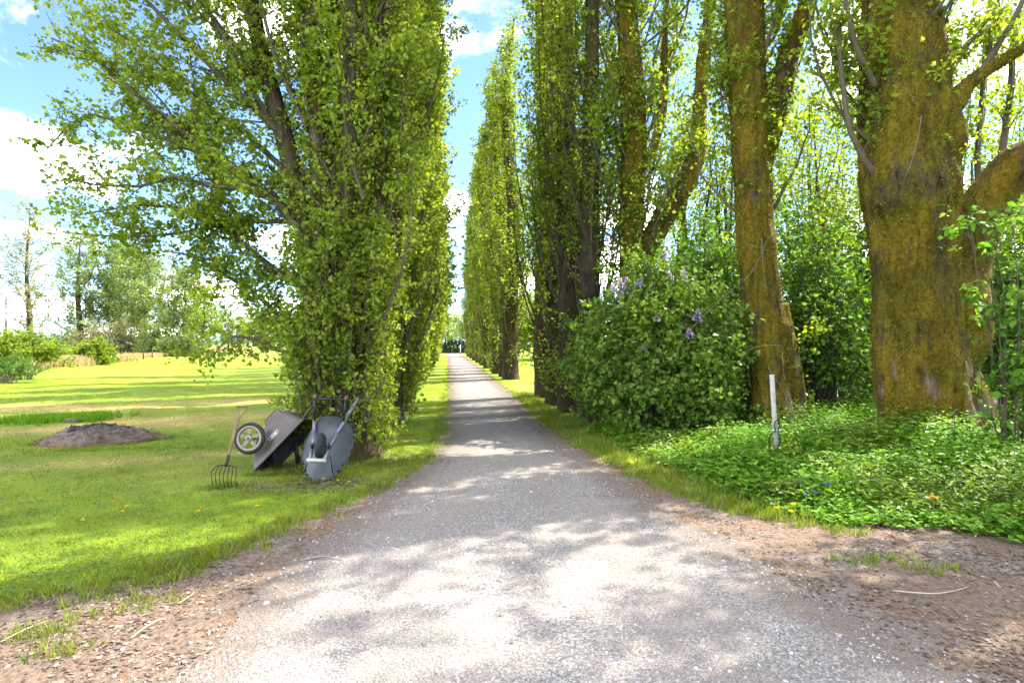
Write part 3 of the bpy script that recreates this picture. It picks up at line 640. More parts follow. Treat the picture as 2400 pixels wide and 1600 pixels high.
# --- the big tree the wheelbarrows lean against
def big_left():
    rng = R(41); root = empty('poplar_tree', tuple(gp(811, 1071)))
    tag(root, 'big leafy poplar with long side boughs, wheelbarrows leaning on its trunk', 'tree', 'poplars in the row on the wheelbarrow side')
    D = 8.75
    mb = MB()
    def px(L, r0, r1, d0=D, d1=D): 
        n = len(L); return np.array([at(u, v, d) for (u, v), d in zip(L, np.linspace(d0, d1, n))]), np.linspace(r0, r1, n)
    tk = px([(808, 1085), (800, 960), (788, 860), (778, 740)], .47, .27)
    trunk_mesh(mb, tk[0], tk[1], 48, .05, .13, 3., .16, .26)
    stems = [px([(792, 880), (752, 700), (715, 520), (665, 320), (612, 120), (585, -60), (565, -420), (555, -900)], .20, .06, D, 9.0),
             px([(780, 760), (772, 560), (752, 380), (737, 200), (720, 0), (705, -400), (700, -1000)], .20, .05, D, 8.5),
             px([(800, 880), (850, 700), (882, 500), (892, 300), (898, 0), (900, -400), (895, -1000)], .16, .05, D, 9.3),
             px([(805, 900), (868, 800), (925, 600), (945, 350), (950, 0), (945, -400)], .12, .04, D, 9.9),
             px([(795, 900), (800, 700), (815, 450), (820, 200), (825, -100), (820, -500)], .14, .04, D, 8.1)]
    for P, r in stems: trunk_mesh(mb, P, r, 14, .12, .10, rng.uniform(0, 9), 0, .1)
    mb.build('trunk', M['bark'], root, True)
    lim = [px([(715, 520), (600, 430), (460, 330), (306, 211), (200, 120), (120, 90)], .075, .012, 8.8, 8.3),
           px([(735, 600), (640, 465), (480, 432), (410, 415), (300, 440), (150, 420)], .055, .01, 8.7, 8.1),
           px([(745, 700), (640, 630), (560, 560), (460, 500), (340, 480), (180, 505)], .055, .01, 8.8, 9.1),
           px([(750, 800), (680, 760), (600, 690), (520, 640), (450, 600), (400, 590)], .05, .01, 8.8, 9.3),
           px([(765, 850), (690, 835), (600, 795), (540, 790), (500, 835)], .04, .008, 8.7, 8.3),
           px([(760, 835), (700, 790), (620, 740), (540, 690)], .035, .008, 8.7, 8.9),
           px([(665, 320), (540, 200), (420, 80), (330, -10), (230, -90)], .06, .012, 8.8, 8.2),
           px([(640, 240), (560, 120), (470, 0), (400, -120)], .05, .012, 8.9, 9.2),
           px([(610, 440), (450, 350), (320, 300), (200, 270), (110, 350)], .04, .01, 8.8, 8.6),
           px([(690, 420), (560, 300), (450, 230), (330, 110), (180, 30)], .05, .01, 8.9, 9.5),
           px([(690, 520), (560, 520), (430, 545), (300, 555), (150, 545)], .04, .008, 8.8, 8.9),
           px([(640, 300), (520, 80), (440, -60), (380, -200)], .05, .012, 8.8, 8.5),
           px([(600, 60), (480, -100), (400, -260)], .05, .012, 8.8, 8.6),
           px([(720, 300), (640, 120), (600, -60), (560, -260)], .04, .012, 8.6, 8.1),
           px([(600, 560), (480, 400), (390, 250), (300, 160)], .03, .008, 8.9, 9.2)]
    lim2 = []
    for k in range(66):                                             # steep boughs filling the dense side over the drive
        u0 = rng.uniform(760, 900); v0 = 960 - 1500 * rng.uniform(0, 1) ** 1.3; d0 = rng.uniform(8.3, 9.6)
        du = rng.uniform(-110, 120); 
        if u0 + du > 985: du = 985 - u0
        lim2.append(px([(u0, v0), (u0 + du * .6, v0 - 110), (u0 + du * .9, v0 - 240), (u0 + du, v0 - rng.uniform(330, 430))], .03, .008, d0, d0 + rng.uniform(-.5, .6)))
    base = []
    for k in range(200):                                            # shoots round the foot and on the bole
        a = rng.uniform(0, 6.28); c = tk[0][0] + np.array((np.cos(a), np.sin(a), 0)) * rng.uniform(.25, .62); c[2] = rng.uniform(0, 2.6)
        L = rng.uniform(.7, 1.9); o = np.array((np.cos(a), np.sin(a), 0)) * rng.uniform(.05, .35)
        base.append((np.array([c, c + o * .4 + (0, 0, L * .35), c + o * .8 + (0, 0, L * .7), c + o + (0, 0, L)]), np.linspace(.009, .003, 4)))
    for k in range(42):                                             # low suckers hiding the foot
        a = rng.uniform(0, 6.28); o = np.array((np.cos(a), np.sin(a), 0)); c = tk[0][0] + o * rng.uniform(.45, .68); c[2] = rng.uniform(0, .15); L = rng.uniform(.35, .95)
        base.append((np.array([c, c + o * .05 + (0, 0, L * .35), c + o * .1 + (0, 0, L * .7), c + o * .12 + (0, 0, L)]), np.linspace(.006, .003, 4)))
    L1 = [limb_pack(*l, 9) for l in lim]; L2 = [limb_pack(*l, 6) for l in lim2]; L3 = [limb_pack(*l, 6) for l in base]; L4 = [limb_pack(*l, 14) for l in stems]
    B = MB()
    for grp_, sd in ((L1, 7), (L2, 5), (L3, 4)): B.add(*tubes(np.stack([p for p, _ in grp_]), np.stack([r for _, r in grp_]), sd))
    C = MB()
    for grp_, n_sec, sl_, up, ntw, tl, per, sp in ((L1, 12.0, (.3, .9), .12, 6, (.15, .42), 9, .75), (L2, 7, (.4, .9), .5, 5, (.18, .42), 9, .6), (L3, 3.4, (.15, .4), .35, 3, (.1, .25), 7, .8), (L4, 9, (.4, 1.0), .45, 4.2, (.18, .42), 8, .8)):
        S, Tw = grow(grp_, rng, n_sec, sl_, up, ntw, tl, sp, t0=.08)
        k = rng.random(len(S[0])) < .6; B.add(*tubes(S[0][k], S[1][k] * .8, 3))
        k = rng.random(len(Tw[0])) < .14; B.add(*tubes(Tw[0][k], Tw[1][k] * .6, 3))
        V, T = leaf_on(Tw, per, .066, rng, .035, .5); C.add(V, T)
        V, T = leaf_on(S, per // 2, .066, rng, .04, .5); C.add(V, T)
    B.build('limbs', M['twig'], root); C.build('crown', M['poplar'], root)
    return root
big_left()

# --- mossy boles on the right
def moss_tufts(P, r, n, rng, root, zmax=99):
    m = rng.integers(0, len(P) - 1, n); f = rng.uniform(0, 1, n)[:, None]
    c = P[m] * (1 - f) + P[m + 1] * f; rr = r[m][:, None]
    a = rng.uniform(0, 6.28, n); o = np.stack([np.cos(a), np.sin(a), np.zeros(n)], 1)
    return c + o * rr * 1.0, o
def big_right(name, label, group, spec, limbs_px, crown, seed, d, moss_n, extra_px=(), dead=(), bulges=()):
    rng = R(seed); foot = at(spec[0][0], spec[0][1], d); foot[2] = 0
    root = empty(name, tuple(foot)); tag(root, label, 'tree', group)
    P = np.array([at(u, v, d) for u, v, _ in spec]); r = np.array([q / F * d for _, _, q in spec])
    mb = MB(); Pt, rt = trunk_mesh(mb, P, r, 60, .065, .095, seed, .16, .20, bulges)
    for pts in limbs_px:
        q = np.array([at(u, v, dd) for u, v, _, dd in pts]); qr = np.array([k / F * dd for _, _, k, dd in pts])
        trunk_mesh(mb, q + np.random.default_rng(int(seed)).normal(0, .045, q.shape), qr, 22, .08, .14, seed + 1.7, 0, .18)
    tk = mb.build('trunk', M['moss_bark'], root, True)
    # moss cushions sit on the real bark surface
    me = tk.data; nv = len(me.vertices); co = np.empty(nv * 3, np.float32); me.vertices.foreach_get('co', co); no = np.empty(nv * 3, np.float32); me.vertices.foreach_get('normal', no)
    co = co.reshape(-1, 3); no = no.reshape(-1, 3); k = rng.integers(0, nv, moss_n)
    k = k[n2(co[k, 0] * 3 + co[k, 1] * 3, co[k, 2] * 1.2, 1.) > -.45]
    p = co[k] + rng.normal(0, .018, (len(k), 3)); ax = norm(no[k] * .7 + rng.normal(0, .6, (len(k), 3)) - (0, 0, .35))
    V, T = leaves(p - no[k] * .004, ax, rng.normal(0, 1, (len(k), 3)), rng.uniform(.014, .042, len(k)), rng.uniform(.010, .022, len(k)), rng)
    tag(MB().add(V, T).build('moss', M['moss'], root, inv=1), kind='stuff')
    L = []
    zlo, zhi, n, Rc, leaf, sec, tw, per, avoid = crown
    for i in range(n):
        z0 = zlo + (zhi - zlo) * rng.uniform(0, 1) ** 1.2
        c = np.array([np.interp(z0, P[:, 2], P[:, j]) for j in range(3)])
        az = rng.uniform(0, 6.28)
        tc_ = math.atan2(-c[1], -c[0]); dz = (az - tc_ + math.pi) % (2 * math.pi) - math.pi
        if abs(dz) < avoid: az = tc_ + math.copysign(rng.uniform(avoid, math.pi), dz)
        rr = Rc * rng.uniform(.35, 1.0) * (1 - np.exp(-2.5 * np.linspace(0, 1, 7))); Ln = rng.uniform(2., 4.5)
        q = np.stack([c[0] + np.cos(az) * rr, c[1] + np.sin(az) * rr, z0 + Ln * np.linspace(0, 1, 7)], 1) + rng.normal(0, .05, (7, 3))
        L.append((q, np.linspace(rng.uniform(.02, .045), .008, 7)))
    for pts in limbs_px:
        q = np.array([at(u, v, dd) for u, v, _, dd in pts]); L.append(limb_pack(q, np.full(len(q), .03), 7))
    for pts in extra_px:
        q = np.array([at(u, v, dd) for u, v, _, dd in pts]); L.append(limb_pack(q, np.array([k / F * dd for _, _, k, dd in pts]), 7))
    B = MB(); B.add(*tubes(np.stack([l[0] for l in L]), np.stack([l[1] for l in L]), 6))
    S, Tw = grow(L, rng, sec, (.4, 1.1), .55, tw, (.2, .45), .6, t0=.1)
    S2, Tw2 = grow([(Pt[Pt[:, 2] > zlo - .6], rt[Pt[:, 2] > zlo - .6] * .1)], rng, 22, (.3, .9), .5, 2.6, (.2, .4), 1.1, t0=0)
    S = (np.concatenate([S[0], S2[0]]), np.concatenate([S[1], S2[1]])); Tw = (np.concatenate([Tw[0], Tw2[0]]), np.concatenate([Tw[1], Tw2[1]]))
    k = rng.random(len(S[0])) < .5; B.add(*tubes(S[0][k], S[1][k] * .8, 3)); k = rng.random(len(Tw[0])) < .15; B.add(*tubes(Tw[0][k], Tw[1][k] * .6, 3)); B.build('limbs', M['twig'], root)
    C = MB(); V, T = leaf_on(Tw, per, leaf, rng, .05, .45); C.add(V, T); V, T = leaf_on(S, per // 2, leaf, rng, .05, .45); C.add(V, T)
    C.build('crown', M['poplar'], root)
    for pts in dead:
        b = MB(); tube1(b, [at(u, v, dd) for u, v, dd in pts], np.linspace(.007, .002, len(pts)), 5, 12); b.build('dead_twig', M['dry_twig'], root)
    return root
GMOSS = 'mossy old poplars beside the leafy ground cover'
big_right('poplar_tree', 'massive moss-covered poplar trunk with heavy crooked bough, standing in the leafy ground cover', GMOSS,
    [(2180, 1110, 112), (2174, 1020, 94), (2154, 900, 84), (2147, 780, 82), (2142, 640, 82), (2134, 520, 83), (2124, 440, 88), (2110, 320, 77), (2104, 180, 73), (2102, 60, 66), (2100, -120, 58), (2098, -500, 55), (2096, -1200, 25)],
    [[(2205, 900, 45, 9.9), (2232, 760, 60, 9.9), (2248, 640, 62, 9.9), (2275, 540, 55, 9.8), (2330, 460, 48, 9.6), (2410, 385, 46, 9.4), (2520, 330, 40, 9.2), (2640, 200, 30, 9.)],
     [(2150, 440, 60, 9.8), (2172, 330, 58, 9.7), (2180, 220, 52, 9.6), (2165, 100, 44, 9.6), (2150, -60, 38, 9.6), (2150, -400, 26, 9.6)],
     [(2175, 300, 40, 9.5), (2222, 240, 24, 9.4), (2290, 185, 16, 9.3), (2400, 118, 12, 9.1), (2560, 30, 8, 8.9)],
     [(2330, 1075, 34, 9.5), (2290, 960, 34, 9.6), (2252, 860, 40, 9.8), (2236, 740, 44, 9.9)]],
    (4.4, 8.0, 26, 2.0, .088, 4.2, 2.6, 9, 1.0), 51, 9.6, 52000,
    bulges=[(at(2200, 250, 9.4), .35, .22), (at(2150, 455, 8.9), .5, .10), (at(2190, 720, 9.0), .28, .09), (at(2130, 735, 8.95), .22, -.07), (at(2060, 470, 9.3), .2, .10), (at(2240, 860, 9.3), .3, .12), (at(2120, 610, 8.9), .16, .05), (at(2075, 940, 9.2), .25, .08), (at(2110, 300, 8.9), .3, -.06)],
    extra_px=[[(2290, 185, 10, 9.3), (2330, 120, 8, 9.2), (2380, 40, 6, 9.), (2420, -60, 5, 9.)], [(2200, 200, 8, 9.5), (2260, 110, 7, 9.7), (2330, 60, 6, 9.8), (2440, 20, 5, 9.8)], [(2330, 470, 10, 9.6), (2350, 350, 8, 9.9), (2370, 200, 7, 10.2), (2375, 60, 6, 10.3)], [(2300, 500, 9, 9.7), (2290, 380, 7, 10.2), (2300, 250, 6, 10.6), (2310, 100, 5, 10.8)],
              [(2060, 420, 9, 9.5), (2000, 330, 7, 9.4), (1975, 200, 6, 9.4), (1965, 40, 5, 9.4)], [(2050, 200, 8, 9.3), (2010, 120, 7, 9.1), (1985, 20, 5, 9.0), (1970, -80, 5, 9.0)]],
    dead=[[(2160, 270, 8.75), (2148, 340, 8.72), (2128, 400, 8.7), (2108, 455, 8.68)], [(2150, 250, 8.75), (2128, 215, 8.7), (2098, 188, 8.72)], [(2235, 450, 9.2), (2262, 520, 9.1), (2285, 600, 9.1)]])
big_right('poplar_tree', 'mossy poplar trunk with broken side stem, rising behind the pale wooden stake', GMOSS,
    [(1812, 1060, 56), (1808, 1000, 49), (1798, 900, 42), (1790, 780, 40), (1778, 620, 39), (1768, 470, 41), (1760, 330, 40), (1752, 160, 38), (1744, 0, 40), (1738, -250, 36), (1730, -900, 18)],
    [[(1775, 430, 22, 11.1), (1808, 320, 24, 11.1), (1828, 210, 23, 11.1), (1850, 110, 21, 11.1), (1880, 20, 19, 11.1), (1900, -100, 20, 11.), (1910, -500, 12, 11.)],
     [(1862, 1060, 40, 11.3), (1855, 950, 34, 11.3), (1842, 870, 34, 11.2), (1822, 800, 30, 11.15), (1808, 720, 22, 11.1)]],
    (4.0, 12.0, 36, 1.5, .085, 4.8, 2.8, 11, .9), 52, 11.0, 30000,
    bulges=[(at(1790, 560, 10.7), .25, .09), (at(1760, 480, 10.7), .25, .08), (at(1830, 760, 10.8), .25, .10)],
    dead=[[(1600, 790, 9.9), (1690, 700, 9.95), (1760, 640, 10.), (1800, 560, 10.1), (1815, 545, 10.2)], [(1740, 830, 10.3), (1775, 812, 10.2), (1830, 808, 10.3)], [(1785, 560, 10.4), (1790, 640, 10.35), (1800, 700, 10.3)], [(1800, 860, 10.3), (1845, 935, 10.3), (1830, 955, 10.3)], [(1745, 570, 10.5), (1780, 580, 10.4), (1830, 600, 10.4)]])
big_right('poplar_tree', 'mossy poplar with a thick bough sweeping out and up, behind the lilac bush', GMOSS,
    [(1486, 1010, 40), (1484, 850, 30), (1482, 700, 28), (1480, 520, 27), (1484, 350, 27), (1482, 200, 26), (1470, 60, 23), (1462, -100, 21), (1455, -500, 15), (1450, -1000, 8)],
    [[(1492, 700, 22, 13.5), (1515, 600, 25, 13.5), (1548, 520, 24, 13.5), (1592, 450, 23, 13.5), (1628, 370, 20, 13.5), (1640, 270, 16, 13.5), (1648, 150, 14, 13.5), (1662, 20, 12, 13.5), (1670, -200, 9, 13.5), (1675, -600, 6, 13.5)],
     [(1505, 400, 9, 13.4), (1540, 330, 10, 13.4), (1552, 240, 9, 13.4), (1555, 120, 7, 13.4), (1560, -60, 5, 13.4)]],
    (3.0, 15.0, 66, 1.9, .085, 4.4, 2.6, 10, .5), 53, 13.5, 14000)

# ------------------------------------------------------------------ shrubs
def shrub(name, label, cat, group, c, size, n_stem, seed, leafm, leaf, per, dens=1., bare=0., wf=.62, stem_m=None, arch=.5, flat=1., tw=2.2, sec=4., six=False, low=.0):
    """stems fan out from the foot, branch and carry leaves; size = (half width x, half depth y, height)"""
    rng = R(seed); root = empty(name, (c[0], c[1], 0)); tag(root, label, cat, group)
    L = []
    for k in range(n_stem):
        a = rng.uniform(0, 6.28); q = math.sqrt(rng.uniform(0, 1)); h = size[2] * (1 - .55 * q ** 2.2) * rng.uniform(.72, 1.05)
        f0 = np.array((c[0] + math.cos(a) * size[0] * .30 * q, c[1] + math.sin(a) * size[1] * .30 * q, 0))
        f1 = np.array((c[0] + math.cos(a) * size[0] * q, c[1] + math.sin(a) * size[1] * q, h))
        t = np.linspace(0, 1, 7)[:, None]
        P = f0 + (f1 - f0) * np.c_[t ** 1.3, t ** 1.3, t ** (1 - .35 * arch)] + rng.normal(0, .05 * size[2] / 3, (7, 3)) * t
        L.append((P, np.linspace(rng.uniform(.010, .028) * size[2] / 3, .005, 7)))
    if low:
        for k in range(int(low)):
            a = rng.uniform(0, 6.28); f0 = np.array((c[0] + math.cos(a) * size[0] * .5, c[1] + math.sin(a) * size[1] * .5, .02))
            f1 = np.array((c[0] + math.cos(a) * size[0] * rng.uniform(.75, 1.05), c[1] + math.sin(a) * size[1] * rng.uniform(.75, 1.05), rng.uniform(.05, .42) * size[2]))
            t = np.linspace(0, 1, 7)[:, None]; L.append((f0 + (f1 - f0) * np.c_[t, t, t ** .6], np.linspace(.012, .004, 7)))
    sc = size[2] / 3
    S, Tw = grow(L, rng, sec * dens / sc, (.28 * sc, .75 * sc), .25, tw, (.14 * sc, .36 * sc), .8, t0=.25)
    B = MB(); B.add(*tubes(np.stack([l[0] for l in L]), np.stack([l[1] for l in L]), 5)); k = rng.random(len(S[0])) < .2; B.add(*tubes(S[0][k], S[1][k] * .7, 3)); B.build('stems', stem_m or M['twig'], root)
    C = MB(); kp = lambda q: q[:, 2] > bare * (1 - .8 * np.clip(n2(q[:, 0], q[:, 1], 2.), 0, 1))
    for bt, pr_ in ((Tw, per), (S, max(2, per // 2))):
        V, T = leaf_on(bt, pr_, leaf, rng, .03 * sc + .01, .25, wf, kp); C.add(V, T)
    C.build('crown', leafm, root)
    return root
def wp(u, d): q = at(u, 804, d); return q[:2]

lil = shrub('lilac_bush', 'round dark green lilac bush with pale purple flower clusters, beside the drive', 'bush', None, wp(1555, 11.5), (1.75, 1.35, 3.35), 120, 61, M['lilac_leaf'], .10, 9, 1.4, .0, .72, arch=.55, low=110)
rng = R(62)
def panicle(p, s, tilt, root):
    n = 130; t = rng.uniform(0, 1, n); a = rng.uniform(0, 6.28, n); ax = norm(np.array(tilt) + (0, 0, 1.))
    A = norm(np.cross(ax, (1, .2, 0))); Bv = np.cross(ax, A); r = s * .34 * (1 - t) ** .7 * rng.uniform(.6, 1.1, n)
    q = np.array(p) + ax * (t * s)[:, None] + (np.cos(a) * r)[:, None] * A + (np.sin(a) * r)[:, None] * Bv
    o = norm((np.cos(a))[:, None] * A + (np.sin(a))[:, None] * Bv + rng.normal(0, .4, (n, 3)))
    V, T = leaves(q, o, rng.normal(0, 1, (n, 3)), s * .13, s * .13, rng); tag(MB().add(V, T).build('flower_cluster', M['lilac'], root), kind='stuff')
for u, v, d, s in ((1440, 690, 10.9, .22), (1455, 680, 10.85, .24), (1470, 675, 10.9, .22), (1448, 702, 10.8, .2), (1478, 690, 10.9, .2), (1492, 672, 11., .22), (1565, 605, 11.2, .18), (1604, 652, 10.9, .17), (1633, 752, 10.5, .22), (1618, 790, 10.4, .2), (1538, 752, 10.5, .18), (1568, 655, 10.9, .18), (1510, 820, 10.4, .12), (1556, 612, 11.2, .16), (1525, 640, 11.2, .16), (1462, 718, 10.7, .14)):
    panicle(at(u, v, d), s, rng.normal(0, .35, 3), lil)
GSH = 'tall shrubs massed behind the mossy trunks'
for i, (u, d, sx, sy, h, n, lf, seed, lab) in enumerate((
        (1680, 12.9, 1.4, 1.2, 4.5, 66, M['dark_leaf'], 63, 'tall loose green shrub between the lilac bush and the mossy trunk behind the stake'),
        (1905, 13.2, 1.4, 1.1, 4.7, 70, M['dark_leaf'], 64, 'tall dark shrub filling the gap between the two thickest mossy trunks'),
        (2060, 15.2, 1.8, 1.3, 5.2, 66, M['dark_leaf'], 65, 'tallest green shrub directly behind the massive mossy trunk'),
        (2290, 14.2, 1.7, 1.2, 4.9, 66, M['dark_leaf'], 66, 'green shrub seen under the crooked bough of the massive trunk'),
        (2460, 12.4, 1.6, 1.2, 5.0, 60, M['dark_leaf'], 67, 'shrub beyond the heavy bough, behind the broad-leaved bush'))):
    shrub('tall_shrub', lab, 'shrub', GSH, wp(u, d), (sx, sy, h), int(n * 1.2), seed, lf, .10, 9, 1.2, .05, .66, arch=.3, low=30, tw=2.2)
shrub('hawthorn_bush', 'thin light green bush at the end of the lilac, among the poplar trunks', 'bush', None, wp(1385, 12.2), (.55, .5, 2.7), 22, 68, M['poplar'], .05, 6, 1.0, .4, .7, arch=.5, tw=2.0)
for u, d, h, seed, lab in ((1690, 17.0, 13., 76, 'thin leafy poplar in the gap beside the sweeping bough'), (1590, 18.5, 14., 77, 'thin leafy poplar behind the sweeping bough'), (1945, 15.5, 11., 71, 'slender young poplar rising above the shrubs between the two thickest mossy trunks'), (1990, 17.5, 12., 72, 'thin leafy poplar just behind the slender young one'), (1880, 18.5, 13., 73, 'thin leafy poplar behind the mossy trunk with the broken side stem'), (2255, 16., 12., 74, 'thin leafy poplar behind the crooked bough'), (2370, 17., 12., 75, 'leafy young poplar beyond the broad-leaved bush')):
    shrub('young_poplar', lab, 'tree', 'young poplars behind the shrubs', wp(u, d), (.85, .85, h), 10, seed, M['poplar'], .10, 9, 1.8, 2.2, .85, arch=.1, tw=2.4, sec=7)

# broad-leaved bush at the right edge: leaves large enough to tell apart
def broad_bush():
    rng = R(81); c = wp(2392, 7.7); root = empty('broad_leaved_bush', (c[0], c[1], 0))
    tag(root, 'bush with large oval bright green leaves beside the massive mossy trunk', 'bush')
    L = []
    for k in range(26):
        a = rng.uniform(0, 6.28); q = rng.uniform(.2, 1); h = rng.uniform(1.2, 3.7)
        f1 = np.array((c[0] + math.cos(a) * .62 * q, c[1] + math.sin(a) * .6 * q, h)); f0 = np.array((c[0] + math.cos(a) * .15, c[1] + math.sin(a) * .15, 0))
        t = np.linspace(0, 1, 7)[:, None]; L.append((f0 + (f1 - f0) * np.c_[t, t, t ** .8] + rng.normal(0, .04, (7, 3)) * t, np.linspace(.014, .004, 7)))
    S, Tw = grow(L, rng, 3.2, (.2, .5), .15, 2.2, (.1, .25), .8, t0=.1)
    B = MB(); B.add(*tubes(np.stack([l[0] for l in L]), np.stack([l[1] for l in L]), 5)); B.add(*tubes(S[0], S[1] * .6, 3)); B.build('stems', M['twig'], root)
    C = MB(); V, T = leaf_on(Tw, 4, .10, rng, .03, .3, .6); C.add(V, T); C.build('inner_foliage', M['dark_leaf'], root)['kind'] = 'stuff'
    V, T = leaves6(np.zeros((1, 3)), np.array([[1., 0, 0]]), np.array([[0, 0, 1.]]), np.array([1.]), np.array([.56]))
    me = None; ends = np.concatenate([Tw[0][:, -1], Tw[0][:, 1]])
    camd = np.linalg.norm(ends[:, :2], axis=1); ends = ends[np.argsort(camd)][:420]; ends = ends[rng.permutation(420)[:260]]
    for p in ends:
        if me is None:
            o = MB().add(V, T).build('leaf', M['cover_leaf'], root, True, inv=1); me = o.data
        else: o = link('leaf', me, root)
        o.location = Vector(p) - root.location; s = rng.uniform(.10, .165); o.scale = (s, s, s)
        o.rotation_euler = (rng.normal(0, .5), rng.normal(.45, .4), math.atan2(-p[1], -p[0]) + rng.normal(0, 1.3))
broad_bush()

# leafy ground cover round the mossy trunks
def ground_cover():
    rng = R(91); n = 21000
    d = 4.6 + 9.5 * rng.uniform(0, 1, n) ** .9; u = rng.uniform(1380, 2560, n); lat = (u - CX) / F * d
    x = lat * CS + d * SN; y = d * CS - lat * SN
    front = resample(np.array([dp(1370, 1000), dp(1450, 1040), dp(1580, 1095), dp(1720, 1150), dp(1850, 1190), dp(1960, 1208), dp(2100, 1212), dp(2250, 1232), dp(2400, 1262), dp(2600, 1290)]), 300)
    fy = np.interp(x, front[:, 0], front[:, 1])
    depth = y - fy; ok = (depth > rng.normal(0, .07, n)) & (y < 13.5) & (x > 2.4)
    x, y, depth = x[ok], y[ok], depth[ok]
    h = (.17 + .27 * sm(depth, 0, .8)) * (.75 + .4 * n2(x, y, 1.6)) * sm(x, 2.2, 5.0).clip(.45, 1) * (1 + .45 * sm(x, 4, 7)) * rng.uniform(.55, 1.15, len(x)) 
    gs = dp(1785, 1050); h = h * np.where((np.abs(x - gs[0] + .35 * (gs[1] - y)) < .28) & (y < gs[1] + .1) & (y > gs[1] - 1.3), .4, 1)
    st = np.stack([x, y, np.zeros(len(x))], 1)
    tip = st + np.stack([rng.normal(0, .05, len(x)), rng.normal(-.02, .05, len(x)), h], 1)
    m = 5; i = np.repeat(np.arange(len(x)), m); t = np.tile(np.linspace(.45, 1, m), len(x))
    P = st[i] * (1 - t)[:, None] + tip[i] * t[:, None]; a = np.tile(np.arange(m) * 2.4, len(x)) + rng.uniform(0, 6.28, len(x))[i]
    ax = np.stack([np.cos(a), np.sin(a), rng.normal(.18, .25, len(a))], 1); nr = np.stack([rng.normal(0, .3, len(a)), rng.normal(0, .3, len(a)), np.ones(len(a))], 1)
    s = rng.uniform(.06, .12, len(a)) * (.8 + .3 * n2(x, y, .9, 3.))[i]
    wd_ = (n2(x, y, 1.25, 8.) + .5 * n2(x, y, 3.9, 2.) > .42)[i]; gap = (n2(x, y, 2.7, 4.) + .6 * n2(x, y, 7., 1.) > -1.05)[i]
    q = wd_ & gap; V, T = leaves(P[q] + (0, 0, .03), ax[q], nr[q], s[q] * 1.35, s[q] * .6, rng, .12, .45); tag(MB().add(V, T).build('weeds', M['lilac_leaf']), kind='stuff')
    q = ~wd_ & gap; P, ax, nr, s = P[q], ax[q], nr[q], s[q]
    C = MB(); V, T = leaves(P, ax, nr, s, s * .62, rng, .1, .45); C.add(V, T)
    k = rng.random(len(x)) < .35; K = np.stack([st[k], (st[k] + tip[k]) / 2, tip[k]], 1); 
    o = C.build('ground_cover', M['cover_leaf']); tag(o, kind='stuff')
    return front
FRONT = ground_cover()
# a few blades of iris-like leaves and a shoot of broad leaves at the trunk foot
c0 = dp(2290, 1075); rng = R(92)
grass_blades('strap_leaves', c0 + rng.normal(0, .16, (16, 3)) * (1.6, 1, 0), .42, 5, .08, rng, wid=.007, colf=lambda a, b: np.broadcast_to(np.array((.09, .2, .04)), (len(a), 3)), mixdry=0.)
c0 = wp(2235, 7.6)
sh = empty('leafy_sapling', (c0[0], c0[1], 0)); tag(sh, 'small sapling with light green leaves in front of the massive mossy trunk', 'sapling')
b = MB(); tube1(b, [(c0[0], c0[1], 0), (c0[0] + .02, c0[1], .4), (c0[0] - .01, c0[1] - .02, .85)], [.008, .006, .003], 5, 8); b.build('stem', M['twig'], sh)
V, T = leaves6(np.zeros((1, 3)), np.array([[1., 0, 0]]), np.array([[0, 0, 1.]]), np.array([1.]), np.array([.55]))
me = None
for k in range(22):
    z = .25 + .6 * k / 21; a = k * 2.4
    if me is None: o = MB().add(V, T).build('leaf', M['cover_leaf'], sh, True, inv=1); me = o.data
    else: o = link('leaf', me, sh)
    s = rng.uniform(.10, .15) * (1.1 - .4 * k / 21); o.scale = (s, s, s); o.location = (.01, -.01, z); o.rotation_euler = (rng.normal(0, .2), rng.normal(-.1, .25), a)

# ------------------------------------------------------------------ far left: field, bushes, trees, poles
def far_tree(name, label, group, u, d, h, rx, seed, leafm, leaf, nst, per, zc, bark='grey_bark', limb_up=.15, r0=.3):
    rng = R(seed); c = wp(u, d); root = empty(name, (c[0], c[1], 0)); tag(root, label, 'tree', group)
    mb = MB(); zs = np.linspace(-.1, h, 10); tp = np.stack([c[0] + .25 * np.sin(zs * .3 + seed), c[1] + .0 * zs, zs], 1)
    trunk_mesh(mb, tp, r0 * (1 - zs / h * .93).clip(.04), 10, .6, .08, seed, .2, .1); mb.build('trunk', M[bark], root, True)
    L = []
    for k in range(nst):
        z0 = h * (zc + (.97 - zc) * k / nst); a = k * 2.4 + rng.normal(0, .3); f = (z0 / h - zc) / (1 - zc)
        ln = rx * (.55 + .9 * math.sin(math.pi * min(1, f * .8 + .15))) * rng.uniform(.55, 1.1) * (1 - .55 * f)
        t = np.linspace(0, 1, 6)
        p = np.stack([np.interp(z0, zs, tp[:, 0]) + np.cos(a) * ln * t, c[1] + np.sin(a) * ln * t, z0 + ln * (limb_up * t + .55 * t ** 2)], 1) + rng.normal(0, .08, (6, 3))
        L.append((p, np.linspace(.09, .02, 6) * (1 - .6 * f)))
    S, Tw = grow(L, rng, 2.6, (.6, 1.8), .25, 3.0, (.4, 1.0), .8, t0=.2)
    B = MB(); B.add(*tubes(np.stack([l[0] for l in L]), np.stack([l[1] for l in L]), 4)); k = rng.random(len(S[0])) < .35; B.add(*tubes(S[0][k], S[1][k] * 1.2, 3)); B.build('limbs', M[bark], root)
    C = MB(); V, T = leaf_on(Tw, per, leaf, rng, .16, .2, .8); C.add(V, T); V, T = leaf_on(S, per, leaf, rng, .16, .2, .8); C.add(V, T); C.build('crown', leafm, root)
    return root
GF = 'trees across the field'
far_tree('cottonwood_tree', 'tallest thin-leaved tree with straight bare trunk, next to the utility pole across the field', GF, 66, 95, 25.5, 4.2, 101, M['far_dull'], .26, 60, 3, .12, limb_up=.35, r0=.5)
